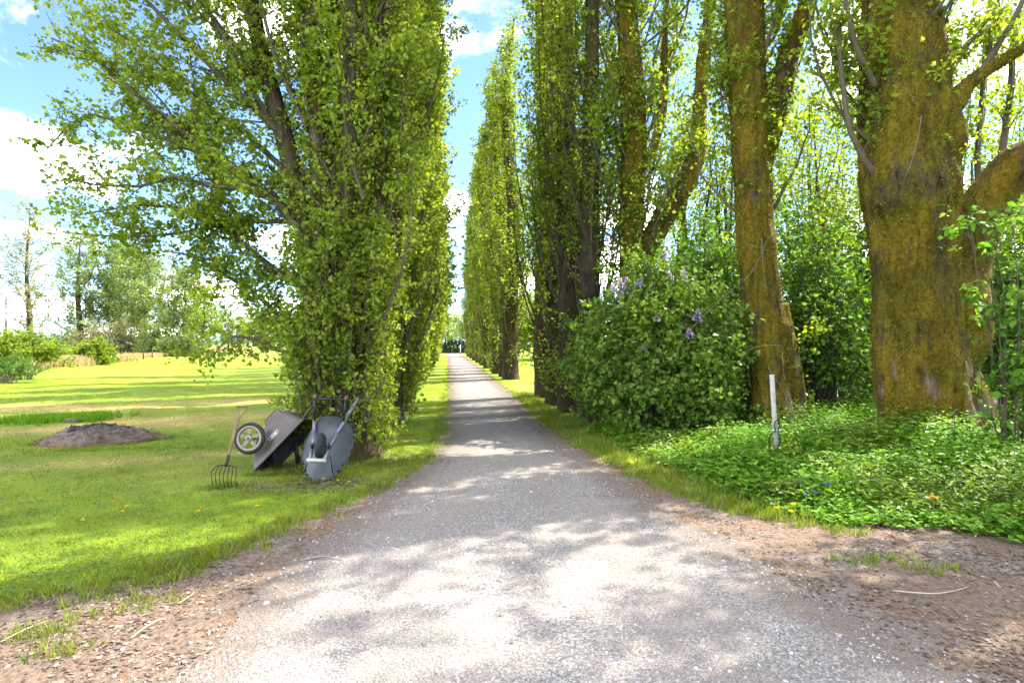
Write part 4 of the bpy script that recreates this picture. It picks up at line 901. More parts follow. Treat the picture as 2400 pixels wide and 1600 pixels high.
far_tree('alder_tree', 'dark-trunked open tree, second across the field from the utility pole', GF, 186, 92, 19.5, 4.0, 102, M['far_leaf'], .27, 55, 5, .10, r0=.55)
far_tree('maple_tree', 'broad dense green tree in the middle of the group across the field', GF, 285, 96, 18.5, 5.2, 103, M['far_leaf'], .28, 66, 7, .12, r0=.4)
far_tree('maple_tree', 'light green tree leaning over the reddish brush across the field', GF, 345, 90, 16.0, 4.4, 104, M['far_leaf'], .27, 56, 6, .12, r0=.3)
far_tree('willow_tree', 'pale green tree at the open end of the group across the field', GF, 432, 84, 13.0, 4.2, 105, M['far_leaf'], .25, 56, 7, .08, r0=.25)
far_tree('willow_tree', 'small pale yellow-green tree last in the group, towards the drive', GF, 476, 80, 9.5, 3.0, 106, M['yellow_leaf'], .22, 44, 5, .10, r0=.2)
GB = 'brush along the far side of the field'
for u, d, sx, h, seed, lf, lab in ((215, 82, 3.6, 5.0, 111, M['far_dull'], 'grey-green brush at the foot of the dark-trunked tree'), (290, 80, 3.8, 5.4, 112, M['far_dull'], 'reddish twiggy brush below the middle trees'), (370, 78, 3.4, 4.6, 113, M['far_leaf'], 'green brush below the light green tree'), (425, 76, 3.0, 3.6, 114, M['far_leaf'], 'green brush below the pale green tree'), (150, 105, 5., 4.2, 115, M['dark_leaf'], 'dark low brush between the two tallest trees across the field'), (330, 84, 4.5, 3.0, 116, M['dark_leaf'], 'dark green low hedge along the field edge'), (90, 70, 5.0, 2.3, 117, M['yellow_leaf'], 'long low yellow-green brush in front of the tallest tree'), (30, 90, 4., 3.2, 118, M['far_dull'], 'dull brush by the foot of the utility pole')):
    shrub('brush', lab, 'bush', GB, wp(u, d), (sx, 2.0, h), 30, seed, lf, .24, 4, 1.1, .0, .8, arch=.6, low=20, tw=2.)
shrub('willow_bush', 'wide yellow-green bush with bare brown stems at its foot', 'bush', None, wp(38, 27), (2.3, 1.8, 2.35), 80, 121, M['yellow_leaf'], .11, 6, 1.3, .95, .6, M['pale_twig'], arch=.9, tw=2.6)
shrub('green_bush', 'single bright yellow-green bush by the dry grass ditch', 'bush', None, wp(222, 46), (1.5, 1.3, 2.0), 46, 122, M['yellow_leaf'], .15, 6, 1.3, .15, .7, arch=.9, low=30, tw=2.6)
# brambles at the foot of the wide bush
shrub('bramble_bush', 'dark brambles tangled under the wide yellow-green bush', 'bush', None, wp(5, 25.2), (1.9, 1.2, 1.25), 90, 123, M['dark_leaf'], .07, 4, 1.0, .0, .7, M['pale_twig'], arch=.9, tw=1.5)
rng = R(124)
for nm, A0, n, h in (('dry_grass', [dp(110, 845), dp(250, 832)], 1500, .75), ('dry_grass', [dp(250, 826), dp(420, 815), dp(500, 806)], 1600, .55)):
    Ai = resample(np.array(A0), 200)[rng.integers(0, 200, n)]; Pd = Ai + np.stack([rng.normal(0, .5, n), rng.normal(0, 1.2, n), np.zeros(n)], 1); Pd[:, 2] = 0
    grass_blades(nm, Pd, h, 7, .18, rng, wid=.012, colf=lambda a, b: np.array((.44, .33, .20)) * np.ones((len(a), 1)), mixdry=.3)
def rail_post(u, v, h):
    p = gp(u, v); b = MB(); tube1(b, [(p[0], p[1], -.1), (p[0] + .02, p[1], h * .5), (p[0] + .01, p[1] + .02, h)], [.06, .055, .05], 7); o = b.build('fence_post', M['grey_bark']); return o
for u, v, h, lab in ((285, 845, 1.1, 'short weathered fence post beside the single yellow-green bush'), (336, 842, 1.2, 'second fence post along the dry grass ditch'), (357, 838, 1.1, 'third fence post along the dry grass ditch'), (510, 824, 1.9, 'tall dark fence post under the drooping bough'), (527, 824, 1.7, 'leaning dark post next to the tall one under the drooping bough')):
    tag(rail_post(u, v, h), lab, 'post', 'old fence posts')
def pole(u, d, h, lab, arm):
    c = wp(u, d); root = empty('utility_pole', (c[0], c[1], 0)); tag(root, lab, 'pole', 'utility poles')
    b = MB(); tube1(b, [(c[0], c[1], -.2), (c[0], c[1], h)], [.2, .13], 9); b.build('mast', M['grey_bark'], root)
    if arm:
        b = MB(); bar(b, (c[0] - 1.2, c[1], h - .9), (c[0] + 1.2, c[1], h - .9), .12, .14); b.build('crossarm', M['grey_bark'], root)
        for k in (-1, -.4, .4, 1):
            b = MB(); tube1(b, [(c[0] + k, c[1], h - .83), (c[0] + k, c[1], h - .62)], [.05, .03], 6); b.build('insulator', M['pale_twig'], root)
    return c
pc = pole(14, 100, 9.6, 'grey utility pole with crossarm beside the tallest tree across the field', True)
pd = pole(535, 120, 8.0, 'thin pole standing far off past the drooping bough', False)
for k, z in ((-1., 8.95), (.4, 8.95)):
    b = MB(); q = np.linspace(0, 1, 24)[:, None]; e1 = np.array((pc[0] - 40 + k, pc[1] + 20, z)); e2 = np.array((pc[0] + k, pc[1], z)); e3 = np.array((pd[0], pd[1], 7.6 + k * .2))
    a_ = e1 + (e2 - e1) * q - np.array((0, 0, 1.)) * (4 * q * (1 - q)) * .7; c_ = e2 + (e3 - e2) * q - np.array((0, 0, 1.)) * (4 * q * (1 - q)) * 1.3
    tube1(b, np.concatenate([a_, c_[1:]]), .022, 4); o = b.build('power_line', M['grey_bark']); tag(o, 'thin power line strung from the utility pole across the field', 'cable', 'power lines')

# far end of the drive: cedar hedge, sign post, cross road, far woods
rng = R(131)
b = MB(); box(b, (5, 93.5, .006), (90, 5.0, .012)); tag(b.build('cross_road', plain('asphalt', (.16, .16, .165), .9, 0, .2, 3)), kind='structure')
for k in range(16):
    x0 = -3.4 + k * .62 + rng.normal(0, .05); h = rng.uniform(1.75, 2.35); n = 420
    root = empty('cedar_shrub', (x0, 98 + rng.normal(0, .1), 0)); tag(root, 'pointed dark cedar in the clipped hedge at the far end of the drive', 'shrub', 'cedars of the far hedge')
    c0 = np.array(root.location); mb = MB(); tube1(mb, [c0, c0 + (0, 0, h * .9)], [.05, .01], 6); mb.build('trunk', M['twig'], root)
    t = rng.uniform(0, 1, n) ** 1.3; a = rng.uniform(0, 6.28, n); r = .42 * (1 - t) ** .55 * rng.uniform(.75, 1.08, n)
    P = c0 + np.stack([np.cos(a) * r, np.sin(a) * r, t * h], 1); ax = np.stack([np.cos(a) * .5, np.sin(a) * .5, np.ones(n)], 1) + rng.normal(0, .25, (n, 3))
    V, T = leaves(P, ax, np.stack([np.cos(a), np.sin(a), np.zeros(n)], 1) + rng.normal(0, .4, (n, 3)), rng.uniform(.2, .34, n), .15, rng); MB().add(V, T).build('crown', M['cedar'], root)
c0 = gp(1079, 832)
root = empty('sign_post', (c0[0], c0[1], 0)); tag(root, 'white marker post at the far end of the drive', 'post')
M['white'] = plain('white_paint', (.62, .60, .57), .6, 0, .12, 6)
b = MB(); box(b, (c0[0], c0[1], .75), (.13, .10, 1.5)); b.build('post', M['white'], root)
b = MB(); box(b, (c0[0] - .12, c0[1] - .02, 1.2), (.22, .12, .2)); b.build('box', M['white'], root)
for i, (u, d, h, rx, seed) in enumerate(((1045, 170, 9, 7, 141), (1110, 150, 8, 6, 142), (1180, 110, 7, 5, 143), (1215, 75, 6.5, 4, 144), (1250, 62, 5.5, 4, 145), (1330, 60, 6, 4.5, 146), (985, 160, 8, 6, 147), (560, 150, 7, 6, 148), (620, 130, 7, 6, 149), (700, 140, 8, 6, 150))):
    far_tree('maple_tree', ('yellow-green tree straight behind the far cedar hedge', 'broad green tree beyond the far end of the lilac-side row', 'small yellow-green tree showing between the far poplar boles', 'green tree across the lawn behind the gap in the lilac-side row', 'yellow-green tree across the lawn, seen past the gap in the lilac-side row', 'green tree across the lawn behind the boles next to the lilac', 'yellow-green tree behind the far end of the wheelbarrow-side row', 'low green tree beyond the thin far pole', 'low yellow-green tree far behind the drooping bough', 'low green tree far across the field behind the big leafy poplar')[i], 'low trees in the far distance', u, d, h, rx, seed, M['far_leaf'] if i % 2 else M['yellow_leaf'], .44, 26, 3, .08, r0=.25)
# wooded hills on the horizon, bluish distance haze put into their colour
hx = np.linspace(-900, 900, 260); hz = 11 + 7 * n2(hx, hx * 0, .012) + 3.5 * n2(hx, hx * 0, .06, 3.) + 1.5 * R(7).normal(0, 1, 260)
V = np.concatenate([np.stack([hx, np.full(260, 760.), np.full(260, -1.)], 1), np.stack([hx, np.full(260, 790.), hz], 1), np.stack([hx, np.full(260, 900.), hz * .6], 1)])
i = np.arange(259); Q = np.concatenate([np.stack([i, i + 1, i + 261, i + 260], 1), np.stack([i + 260, i + 261, i + 521, i + 520], 1)])
tag(MB().add(V, None, Q).build('hills', plain('far_wood', (.11, .16, .17), .95, 0, .3, .05)), kind='structure')

# off to the right: the neighbours of the massive trunk, whose shade falls across the drive
for (x, y, rz, s, lab) in ((9.9, 6.3, .4, 1.0, 'poplar next to the massive mossy trunk, towards the viewer'), (10.6, 2.6, 2.2, 1.0, 'poplar beside the widening of the drive')):
    o = copy_tree(PRN, (x, y, 0), rz, (s * 1.25, s * 1.25, s), lab, 'poplars beside the widening of the drive')

# ------------------------------------------------------------------ wheelbarrows, fork, stake
M['grey_steel'] = plain('grey_painted_steel', (.05, .053, .06), .5, .0, .3, 5, .5, .05)
M['rail'] = plain('galvanised_rail', (.14, .15, .17), .5, .35, .2, 9, .5, .06)
M['silver'] = plain('worn_silver', (.36, .345, .315), .5, .3, .2, 9, .5, .06)
M['black'] = plain('black_steel', (.014, .014, .015), .45, .2, .3, 9, .4, .05)
M['rubber'] = plain('black_rubber', (.018, .018, .018), .7, 0, .3, 14, .3, .3)
M['taupe'] = plain('taupe_plastic', (.068, .053, .045), .5, 0, .14, 4, .35, .08)
M['cream'] = plain('cream_plastic', (.25, .21, .155), .6, 0, .2, 8, .35, .08)
M['decal'] = plain('white_print', (.62, .58, .54), .6, 0, .08, 8)
M['ash_wood'] = plain('old_ash_wood', (.20, .135, .075), .7, 0, .35, 14, .25, .25)
M['rust'] = plain('dark_rusty_iron', (.045, .032, .025), .65, .5, .45, 16, .35, .3)
M['rustred'] = plain('rusted_cap', (.16, .07, .045), .8, .1, .4, 20)

def place(root, org, X, Z):
    X = Vector(X).normalized(); Z = Vector(Z); Z = (Z - X * Z.dot(X)).normalized(); Y = Z.cross(X)
    root.matrix_world = Matrix(((X.x, Y.x, Z.x, org[0]), (X.y, Y.y, Z.y, org[1]), (X.z, Y.z, Z.z, org[2]), (0, 0, 0, 1)))
def wheel(parent, c, r, tr, axis_y=True, spokes=0, cmat=None, name='wheel'):
    root = link(name, None, parent); root.location = c
    # tyre
    n, k = 36, 10; a = np.arange(n) / n * 6.28318; q = np.arange(k) / k * 6.28318
    rr = (r - tr) + tr * np.cos(q)[None]; yy = np.broadcast_to(tr * 1.05 * np.sin(q)[None], (n, k))
    V = np.stack([np.cos(a)[:, None] * rr, yy, np.sin(a)[:, None] * rr], -1)
    idx = np.arange(n * k).reshape(n, k); Q = np.stack([idx, np.roll(idx, -1, 0), np.roll(np.roll(idx, -1, 0), -1, 1), np.roll(idx, -1, 1)], -1).reshape(-1, 4)
    MB().add(V.reshape(-1, 3), None, Q).build('tyre', M['rubber'], root, True, inv=1)
    ri = r - tr * 1.75; m = MB()
    prof = [(ri - .018, -tr * .8), (ri + tr * .35, -tr * .85), (ri + tr * .35, tr * .85), (ri - .018, tr * .8)]
    V = np.stack([np.stack([np.cos(a) * p, np.full(n, y_), np.sin(a) * p], 1) for p, y_ in prof], 1)
    idx = np.arange(n * 4).reshape(n, 4); Q = np.stack([idx, np.roll(idx, -1, 0), np.roll(np.roll(idx, -1, 0), -1, 1), np.roll(idx, -1, 1)], -1).reshape(-1, 4)
    m.add(V.reshape(-1, 3), None, Q)
    if spokes:
        m.build('rim', cmat, root, True, inv=1)
        for j in range(spokes):
            b_ = j / spokes * 6.28318 + .35; s_ = MB(); e = np.array((math.cos(b_), 0, math.sin(b_)))
            pr = np.array((-e[2], 0, e[0]))
            for sgn in (-1, 1): bar(s_, e * .03 + pr * .012 * sgn + (0, -.012, 0), e * ri + pr * .015 * sgn + (0, -.006, 0), .02, .008, (0, 1, 0))
            bar(s_, e * .03 + (0, .0, 0), e * ri, .012, .03, (0, 1, 0))
            s_.build('spoke', cmat, root, inv=1)
        h_ = MB(); tube1(h_, [(0, -.045, 0), (0, .045, 0)], .036, 14); h_.build('hub', cmat, root, inv=1)
        h_ = MB(); tube1(h_, [(0, -.058, 0), (0, -.046, 0)], .013, 8); h_.build('axle_nut', M['rust'], root, inv=1)
    else:
        m.build('rim', M['grey_steel'], root, True, inv=1)
        h_ = MB(); tube1(h_, [(0, -tr * .5, 0), (0, tr * .5, 0)], r - tr * 1.8, 22); h_.build('disc', M['grey_steel'], root, inv=1)
        for j in range(30):
            pass
    return root
def lerp(a, b, t): return np.asarray(a) * (1 - t) + np.asarray(b) * t

# grey steel wheelbarrow on its nose, underside towards the drive. local: X towards the nose, Z up in use
def steel_barrow():
    root = empty('wheelbarrow'); tag(root, 'grey steel single-wheel wheelbarrow stood on its nose against the big poplar', 'wheelbarrow')
    K = 48; a = np.arange(K) / K * 6.28318
    def outline(f, z, xs, xe, wr, wf):
        p = []
        for t in a:
            cx_, sy_ = math.cos(t), math.sin(t); e = .55
            x_ = math.copysign(abs(cx_) ** e, cx_); y_ = math.copysign(abs(sy_) ** e, sy_)
            xx = (xs + xe) / 2 + (xe - xs) / 2 * x_; ww = wr + (wf - wr) * sm(np.array(x_), -.1, 1.)
            p.append((xx, y_ * float(ww), z(xx)))
        return np.array(p)
    rim = outline(1, lambda x_: .30 + .05 * (x_ + .1), -.44, .62, .315, .20)
    rim2 = outline(1, lambda x_: .285 + .05 * (x_ + .1), -.43, .61, .305, .19)
    mid = outline(1, lambda x_: .13 + .03 * (x_), -.36, .40, .235, .155)
    bot = outline(1, lambda x_: .0, -.26, .16, .155, .125)
    rings = [rim, rim2, lerp(rim2, mid, .5), mid, lerp(mid, bot, .6), lerp(mid, bot, .9), bot]
    m = MB(); V = np.concatenate(rings + [bot.mean(0)[None]]); q = []
    for i in range(len(rings) - 1):
        for j in range(K): q.append((i * K + j, i * K + (j + 1) % K, (i + 1) * K + (j + 1) % K, (i + 1) * K + j))
    t = [((len(rings) - 1) * K + j, (len(rings) - 1) * K + (j + 1) % K, len(V) - 1) for j in range(K)]
    m.add(V, t, q); tray = m.build('tray', M['grey_steel'], root, True, inv=1)
    sd = tray.modifiers.new('thickness', 'SOLIDIFY'); sd.thickness = .004; sd.offset = 1
    m = MB(); tube1(m, np.concatenate([rim, rim[:1]]), .009, 6, cap=False); m.build('rim', M['grey_steel'], tray, True, inv=1)
    for j in range(0, K, 2):
        m = MB(); p = rim[j] + np.array((0, 0, -.02)); d_ = norm(rim[j][:2] - np.array((.08, 0)))
        box(m, p + np.array((d_[0], d_[1], 0)) * .004, (.022, .022, .012)); m.build('clip', M['black'], tray, inv=1)
    for s in (-1, 1):
        pts = [(.66, s * .085, -.055), (.40, s * .10, -.04), (.1, s * .15, -.022), (-.3, s * .225, -.01), (-.48, s * .26, -.0)]
        m = MB()
        for p0, p1 in zip(pts[:-1], pts[1:]): bar(m, p0, p1, .034, .04)
        hr = m.build('handle_rail', M['rail'], root, inv=1)
        m = MB(); tube1(m, [(-.48, s * .26, 0), (-.72, s * .30, .012)], [.018, .018], 10); m.build('tube', M['rail'], hr, True, inv=1)
        m = MB(); tube1(m, [(-.70, s * .297, .012), (-.86, s * .325, .02)], [.022, .022], 10); m.build('grip', M['rubber'], hr, True, inv=1)
        m = MB(); bar(m, (-.13, s * .19, -.03), (-.28, s * .20, -.30), .028, .024, (1, 0, 0)); bar(m, (-.28, s * .20, -.295), (-.40, s * .22, -.04), .02, .018, (1, 0, 0)); m.build('leg', M['black'], root, inv=1)
        m = MB(); bar(m, (-.26, s * .20, -.30), (-.33, s * .205, -.305), .035, .012); m.build('foot_plate', M['rustred'], root, inv=1)
        m = MB(); box(m, (.42, s * .105, -.075), (.06, .02, .05)); m.build('axle_bracket', M['black'], root, inv=1)
        m = MB(); tube1(m, [(.50, s * .13, .0), (.60, s * .17, .20)], .008, 6); m.build('brace', M['black'], root, inv=1)
    m = MB(); bar(m, (-.275, -.215, -.285), (-.275, .215, -.285), .04, .022); m.build('leg_crossbar', M['black'], root, inv=1)
    m = MB(); bar(m, (.665, -.115, -.07), (.665, .115, -.07), .035, .05); m.build('nose_guard', M['silver'], root, inv=1)
    m = MB(); tube1(m, [(.42, -.14, -.085), (.42, .14, -.085)], .009, 8); m.build('axle', M['rust'], root, inv=1)
    wheel(root, (.42, 0, -.085), .165, .045)
    return root
wb = steel_barrow()
g = gp(748, 1128); al = math.radians(33)
tow = norm(np.array((-g[0] - .8, -g[1], 0))); rt = np.array((-tow[1], tow[0], 0))
Xd = tow * math.cos(al) + np.array((0, 0, -math.sin(al))) - rt * .11; Zd = -(tow * math.sin(al) + np.array((0, 0, math.cos(al))))
Xn = Vector(Xd).normalized(); Zn = Vector(Zd); Zn = (Zn - Xn * Zn.dot(Xn)).normalized()
place(wb, Vector((g[0], g[1], .0)) - Xn * .62 - Zn * .335, Xd, Zd)

# brown plastic garden cart tipped on its nose. Built lying in the x (along) / z (up) plane, y = away from the drive
def garden_cart():
    root = empty('garden_cart'); tag(root, 'brown plastic two-wheeled garden cart tipped on its nose, white logo on its side', 'wheelbarrow')
    N0 = np.array((.0, 0, 0.)); T0 = np.array((.65, 0, .69)); ex = norm(T0 - N0); ez = np.array((-ex[2], 0, ex[0]))      # ez: from the open top towards the tub floor
    LN = np.linalg.norm(T0 - N0)
    def ring(s0, s1, h0, h1, w_, rr=.06, n=6):
        """rounded rectangle: along ex from s0 to s1, lifted h0..h1, half width w_"""
        p = []
        for cx_, cy_, a0 in ((s1 - rr, w_ - rr, 0), (s0 + rr, w_ - rr, 90), (s0 + rr, -w_ + rr, 180), (s1 - rr, -w_ + rr, 270)):
            for j in range(n):
                t = math.radians(a0 + 90 * j / (n - 1)); s_ = cx_ + rr * math.cos(t); y_ = cy_ + rr * math.sin(t)
                h = h0 + (h1 - h0) * (s_ - s0) / (s1 - s0); p.append(ex * s_ + ez * h + np.array((0, y_, 0)))
        return np.array(p)
    rings = [ring(.03, LN - .03, .012, .012, .325), ring(-.01, LN, .0, .0, .355), ring(-.012, LN + .005, .02, .02, .36), ring(.005, LN - .01, .035, .035, .34), ring(.06, LN - .06, .12, .12, .315), ring(.17, LN - .10, .25, .26, .285), ring(.25, LN - .15, .335, .345, .255), ring(.30, LN - .19, .36, .365, .22)]
    inner = [ring(.27, LN - .19, .325, .33, .225), ring(.08, LN - .09, .10, .10, .295), ring(.03, LN - .03, .012, .012, .325)]
    def loft(rs, cap0=None):
        n = len(rs[0]); V = np.concatenate(rs); q = []
        for i in range(len(rs) - 1):
            for j in range(n): q.append((i * n + j, (i + 1) * n + j, (i + 1) * n + (j + 1) % n, i * n + (j + 1) % n))
        t = []
        c = len(V); k = len(rs) - 1 if cap0 is None else 0; V = np.concatenate([V, rs[k].mean(0)[None]])
        for j in range(n): t.append((k * n + j, k * n + (j + 1) % n, c))
        return V, t, q
    m = MB(); m.add(*loft(rings)); tub = m.build('tub', M['taupe'], root, True, inv=1)
    m = MB(); m.add(*loft(inner, 0)); m.build('tub_interior', M['black'], root, True, inv=1)
    # moulded humps under the tub floor
    for yy in (-.13, .13):
        rs = []
        for h, g_ in ((.33, 0), (.42, .015), (.46, .05)):
            rs.append(ring(.47 + g_, .78 - g_, h, h, .085 - g_ * .8, .03) + np.array((0, yy, 0)))
        m = MB(); m.add(*loft(rs)); m.build('floor_rib', M['taupe'], tub, True, inv=1)
    # logo outline on the near side panel (flat print)
    side = lambda s_, h: ex * s_ + ez * h + np.array((0, -(.3155 - (h - .12) * .23) - .004, 0))
    Lz = [(.0, .10), (.0, -.10), (.03, -.105), (.055, -.05), (.06, .0), (.055, .05), (.03, .105)]
    def lozenge(sc_, th, nm):
        pts = [(.355 + a_ * sc_ * 1.0, .17 + b_ * .01) for a_, b_ in ()]
        pl = [np.array((-.028, .0)), np.array((-.018, .085)), np.array((.018, .085)), np.array((.028, .0)), np.array((.018, -.085)), np.array((-.018, -.085))]
        pl = [p * sc_ for p in pl]; m = MB()
        for p0, p1 in zip(pl, pl[1:] + pl[:1]):
            q0 = side(.50 + p0[1], .175 + p0[0]); q1 = side(.50 + p1[1], .175 + p1[0]); bar(m, q0, q1, th, .003, (0, 1, .0))
        m.build(nm, M['decal'], tub, inv=1)
    lozenge(1.0, .005, 'logo_outline'); lozenge(.62, .005, 'logo_inner_outline')
    m = MB(); bar(m, side(.45, .175), side(.55, .175), .012, .003, (0, 1, 0)); m.build('logo_bar', M['decal'], tub, inv=1)
    # handle loop at the tail, seen past the rim
    m = MB(); hp = [ex * (LN - .05) + ez * .03 + np.array((0, -.3, 0)), ex * (LN + .16) + ez * .07 + np.array((0, -.28, 0)), ex * (LN + .22) + ez * .08 + np.array((0, -.2, 0)), ex * (LN + .22) + ez * .08 + np.array((0, .2, 0)), ex * (LN + .16) + ez * .07 + np.array((0, .28, 0)), ex * (LN - .05) + ez * .03 + np.array((0, .3, 0))]
    tube1(m, hp, .019, 10, 40); m.build('handle', M['black'], root, True, inv=1)
    # stand leg
    m = MB(); bar(m, (.41, -.05, .40), (.47, -.04, .10), .05, .03, (0, 1, 0)); m.build('leg', M['black'], root, inv=1)
    wc = np.array((-.06, 0, .445))
    m = MB(); tube1(m, [wc + (0, -.43, 0), wc + (0, .43, 0)], .012, 8); m.build('axle', M['rust'], root, inv=1)
    for s in (-1, 1):
        m = MB(); bar(m, wc + (0, s * .20, 0), ex * .40 + ez * .34 + np.array((0, s * .18, 0)), .05, .06, (0, 1, 0)); m.build('axle_mount', M['taupe'], tub, inv=1)
        wheel(root, tuple(wc + (0, s * .40, 0)), .212, .030, spokes=5, cmat=M['cream'])
    return root
gc = garden_cart()
g = gp(598, 1110); gc.location = (g[0] + .04, g[1] + .30, -.03); 
Rexz = Vector((.65, 0, .69)).normalized()
gc.matrix_world = Matrix.Translation(gc.location) @ Matrix.Rotation(-YAW + math.radians(10), 4, 'Z') @ Matrix.Rotation(math.radians(-15), 4, Rexz)

# digging fork leaning on the cart wheel
def fork():
    root = empty('garden_fork'); tag(root, 'old garden fork with wooden D-handle and seven curved tines, beside the cart wheel', 'fork')
    m = MB(); tube1(m, [(0, 0, .27), (.02, 0, .45), (.052, 0, .70), (.078, 0, .84)], [.016, .019, .019, .019], 10, 20); m.build('shaft', M['ash_wood'], root, True, inv=1)
    m = MB(); tube1(m, [(.078, 0, .84), (.060, 0, .885), (.047, 0, .93), (.045, 0, .975)], [.013, .011, .010, .010], 8, 14); tube1(m, [(.078, 0, .84), (.115, 0, .885), (.143, 0, .93), (.150, 0, .975)], [.013, .011, .010, .010], 8, 14); m.build('handle_yoke', M['ash_wood'], root, True, inv=1)
    m = MB(); tube1(m, [(.035, 0, .975), (.16, 0, .98)], .015, 10); m.build('grip', M['ash_wood'], root, True, inv=1)
    m = MB(); tube1(m, [(-.008, 0, .24), (-.002, 0, .27), (.012, 0, .38)], [.02, .021, .02], 10); m.build('socket', M['rust'], root, True, inv=1)
    m = MB(); tube1(m, [(-.125, 0, .238), (-.06, 0, .252), (.06, 0, .250), (.118, 0, .235)], .008, 7, 14); m.build('crossbar', M['rust'], root, True, inv=1)
    for k in range(7):
        t = k / 6; x0 = -.125 + .243 * t; e = (t - .5) * .10
        m = MB(); tube1(m, [(x0, 0, .24), (x0 + e * .6, -.03, .17), (x0 + e * .4 + .012, -.05, .09), (x0 + e * .3 + .03, -.04, .02), (x0 + e * .3 + .045, -.01, -.03)], [.006, .006, .0055, .005, .003], 6, 14); m.build('tine', M['rust'], root, True, inv=1)
    return root
fk = fork(); g = gp(524, 1142); fk.location = (g[0], g[1], .01); fk.rotation_euler = (math.radians(-10), math.radians(3), -YAW)

# pale wooden stake with a black cord tied to it
g = dp(1785, 1050); sx, sy = g[0], g[1]
stk = empty('wooden_stake', (sx, sy, 0)); tag(stk, 'pale weathered wooden stake standing in the ground cover', 'stake')
M['stake'] = plain('grey_weathered_wood', (.36, .335, .30), .85, 0, .3, 14, .2, .3)
m = MB(); bar(m, (0, 0, -.1), (-.075, .02, 1.27), .065, .036, (0, 1, 0)); st_o = m.build('post', M['stake'], stk, inv=1); bv = st_o.modifiers.new('bevel', 'BEVEL'); bv.width = .004
m = MB()
tube1(m, [(-.095, -.03, .42), (-.04, -.034, .425), (.02, -.03, .415), (.06, -.01, .42), (.10, .01, .43)], .007, 6, 16); m.build('white_string', M['white'], stk, True, inv=1)
cd = empty('black_cord', (sx, sy, 0)); tag(cd, 'thin black cord looped round the wooden stake and hanging to the ground', 'cord')
m = MB(); tube1(m, [(-.155, -.05, .03), (-.15, -.05, .2), (-.16, -.04, .28), (-.12, -.04, .36), (-.06, -.045, .42), (-.075, -.045, .50), (-.055, -.045, .56), (-.01, -.045, .57), (.012, -.04, .50), (-.01, -.045, .43), (.02, -.03, .35), (.03, -.03, .26), (-.02, -.05, .17), (-.07, -.06, .08), (-.09, -.06, .01)], .0085, 7, 90); m.build('loop', M['rubber'], cd, True, inv=1)

# burnt heap on the lawn
def mound():
    g = dp(232, 1010); root = empty('ash_mound', (g[0], g[1], 0)); tag(root, 'low burnt heap of ash and charred soil on the lawn', 'mound')
    n = 90; ax_ = np.linspace(-1, 1, n); X, Y = np.meshgrid(ax_, ax_); r = np.hypot(X, Y); th = np.arctan2(Y, X)
    edge_ = .86 + .10 * np.sin(3 * th + 1) + .06 * np.sin(7 * th)
    h = 0.27 * np.clip(1 - (r / edge_) ** 2, -.15, 1) ** 1 * (1 - .25 * X) + .03 * n2(X, Y, 9) + .022 * n2(X, Y, 23., 3.) + .009 * R(5).normal(0, 1, X.shape)
    h = np.where(r > edge_, -.05, h)
    idx = np.arange(n * n).reshape(n, n); Q = np.stack([idx[:-1, :-1], idx[:-1, 1:], idx[1:, 1:], idx[1:, :-1]], -1).reshape(-1, 4)
    mt, t, o = mat('ash_soil'); v = mapped(t, (1, 1, 1)); f = noise(t, 9, 9, .75, v)
    c = ramp(t, [(.3, (.045, .036, .03)), (.46, (.13, .10, .08)), (.6, (.21, .165, .13)), (.8, (.29, .235, .19))], f)
    geo = nd(t, 'ShaderNodeTexCoord'); sp = nd(t, 'ShaderNodeSeparateXYZ'); t.links.new(geo.outputs['Object'], sp.inputs[0])
    ad = nd(t, 'ShaderNodeMath', operation='ADD'); t.links.new(sp.outputs[2], ad.inputs[0]); t.links.new(rng_(t, noise(t, 5, 6, .7, v), .3, .7, -.08, .08), ad.inputs[1])
    c = mixc(t, rng_(t, ad.outputs[0], .215, .27), c, (.03, .03, .034))
    c = mixc(t, rng_(t, ad.outputs[0], .10, .0), c, (.17, .11, .065))
    princ(t, o, c, .95, bump(t, noise(t, 30, 8, .8, v), .8, .03), 0, .1)
    MB().add(np.stack([X * 1.15, Y * .85, h], -1).reshape(-1, 3), None, Q).build('heap', mt, root, True, inv=1)
    rg = R(6); k = 900; a = rg.uniform(0, 6.28, k); q = np.sqrt(rg.uniform(0, 1, k)) * .95
    P = np.stack([np.cos(a) * q * 1.12, np.sin(a) * q * .82, .25 * (1 - (q / .9) ** 2).clip(0) + .01], 1)
    V, T = leaves(P, rg.normal(0, 1, (k, 3)) * (1, 1, .3), rg.normal(0, .4, (k, 3)) + (0, 0, 1), rg.uniform(.02, .07, k), rg.uniform(.01, .03, k), rg)
    tag(MB().add(V, T).build('debris', mt, root, inv=1), kind='stuff')
mound()
g = dp(168, 968); rr = R(8)
m = MB(); K = 10
ring = lambda r_, z: np.stack([np.cos(np.arange(K) / K * 6.28) * r_ * rr.uniform(.85, 1.15, K) * 1.7, np.sin(np.arange(K) / K * 6.28) * r_ * rr.uniform(.85, 1.15, K), np.full(K, z)], 1)
rs = [ring(.10, -.05), ring(.11, .04), ring(.09, .08), ring(.03, .10)]; V = np.concatenate(rs) + (g[0], g[1], lawn_z(g[0], g[1])); Q = [(i * K + j, i * K + (j + 1) % K, (i + 1) * K + (j + 1) % K, (i + 1) * K + j) for i in range(3) for j in range(K)]
tag(m.add(V, [(30 + j, 30 + (j + 1) % K, 30) for j in range(1, K - 1)], Q).build('field_stone', plain('field_stone', (.10, .08, .065), .9, 0, .5, 12)), 'half-buried stone in a tuft of lush grass behind the burnt heap', 'stone')

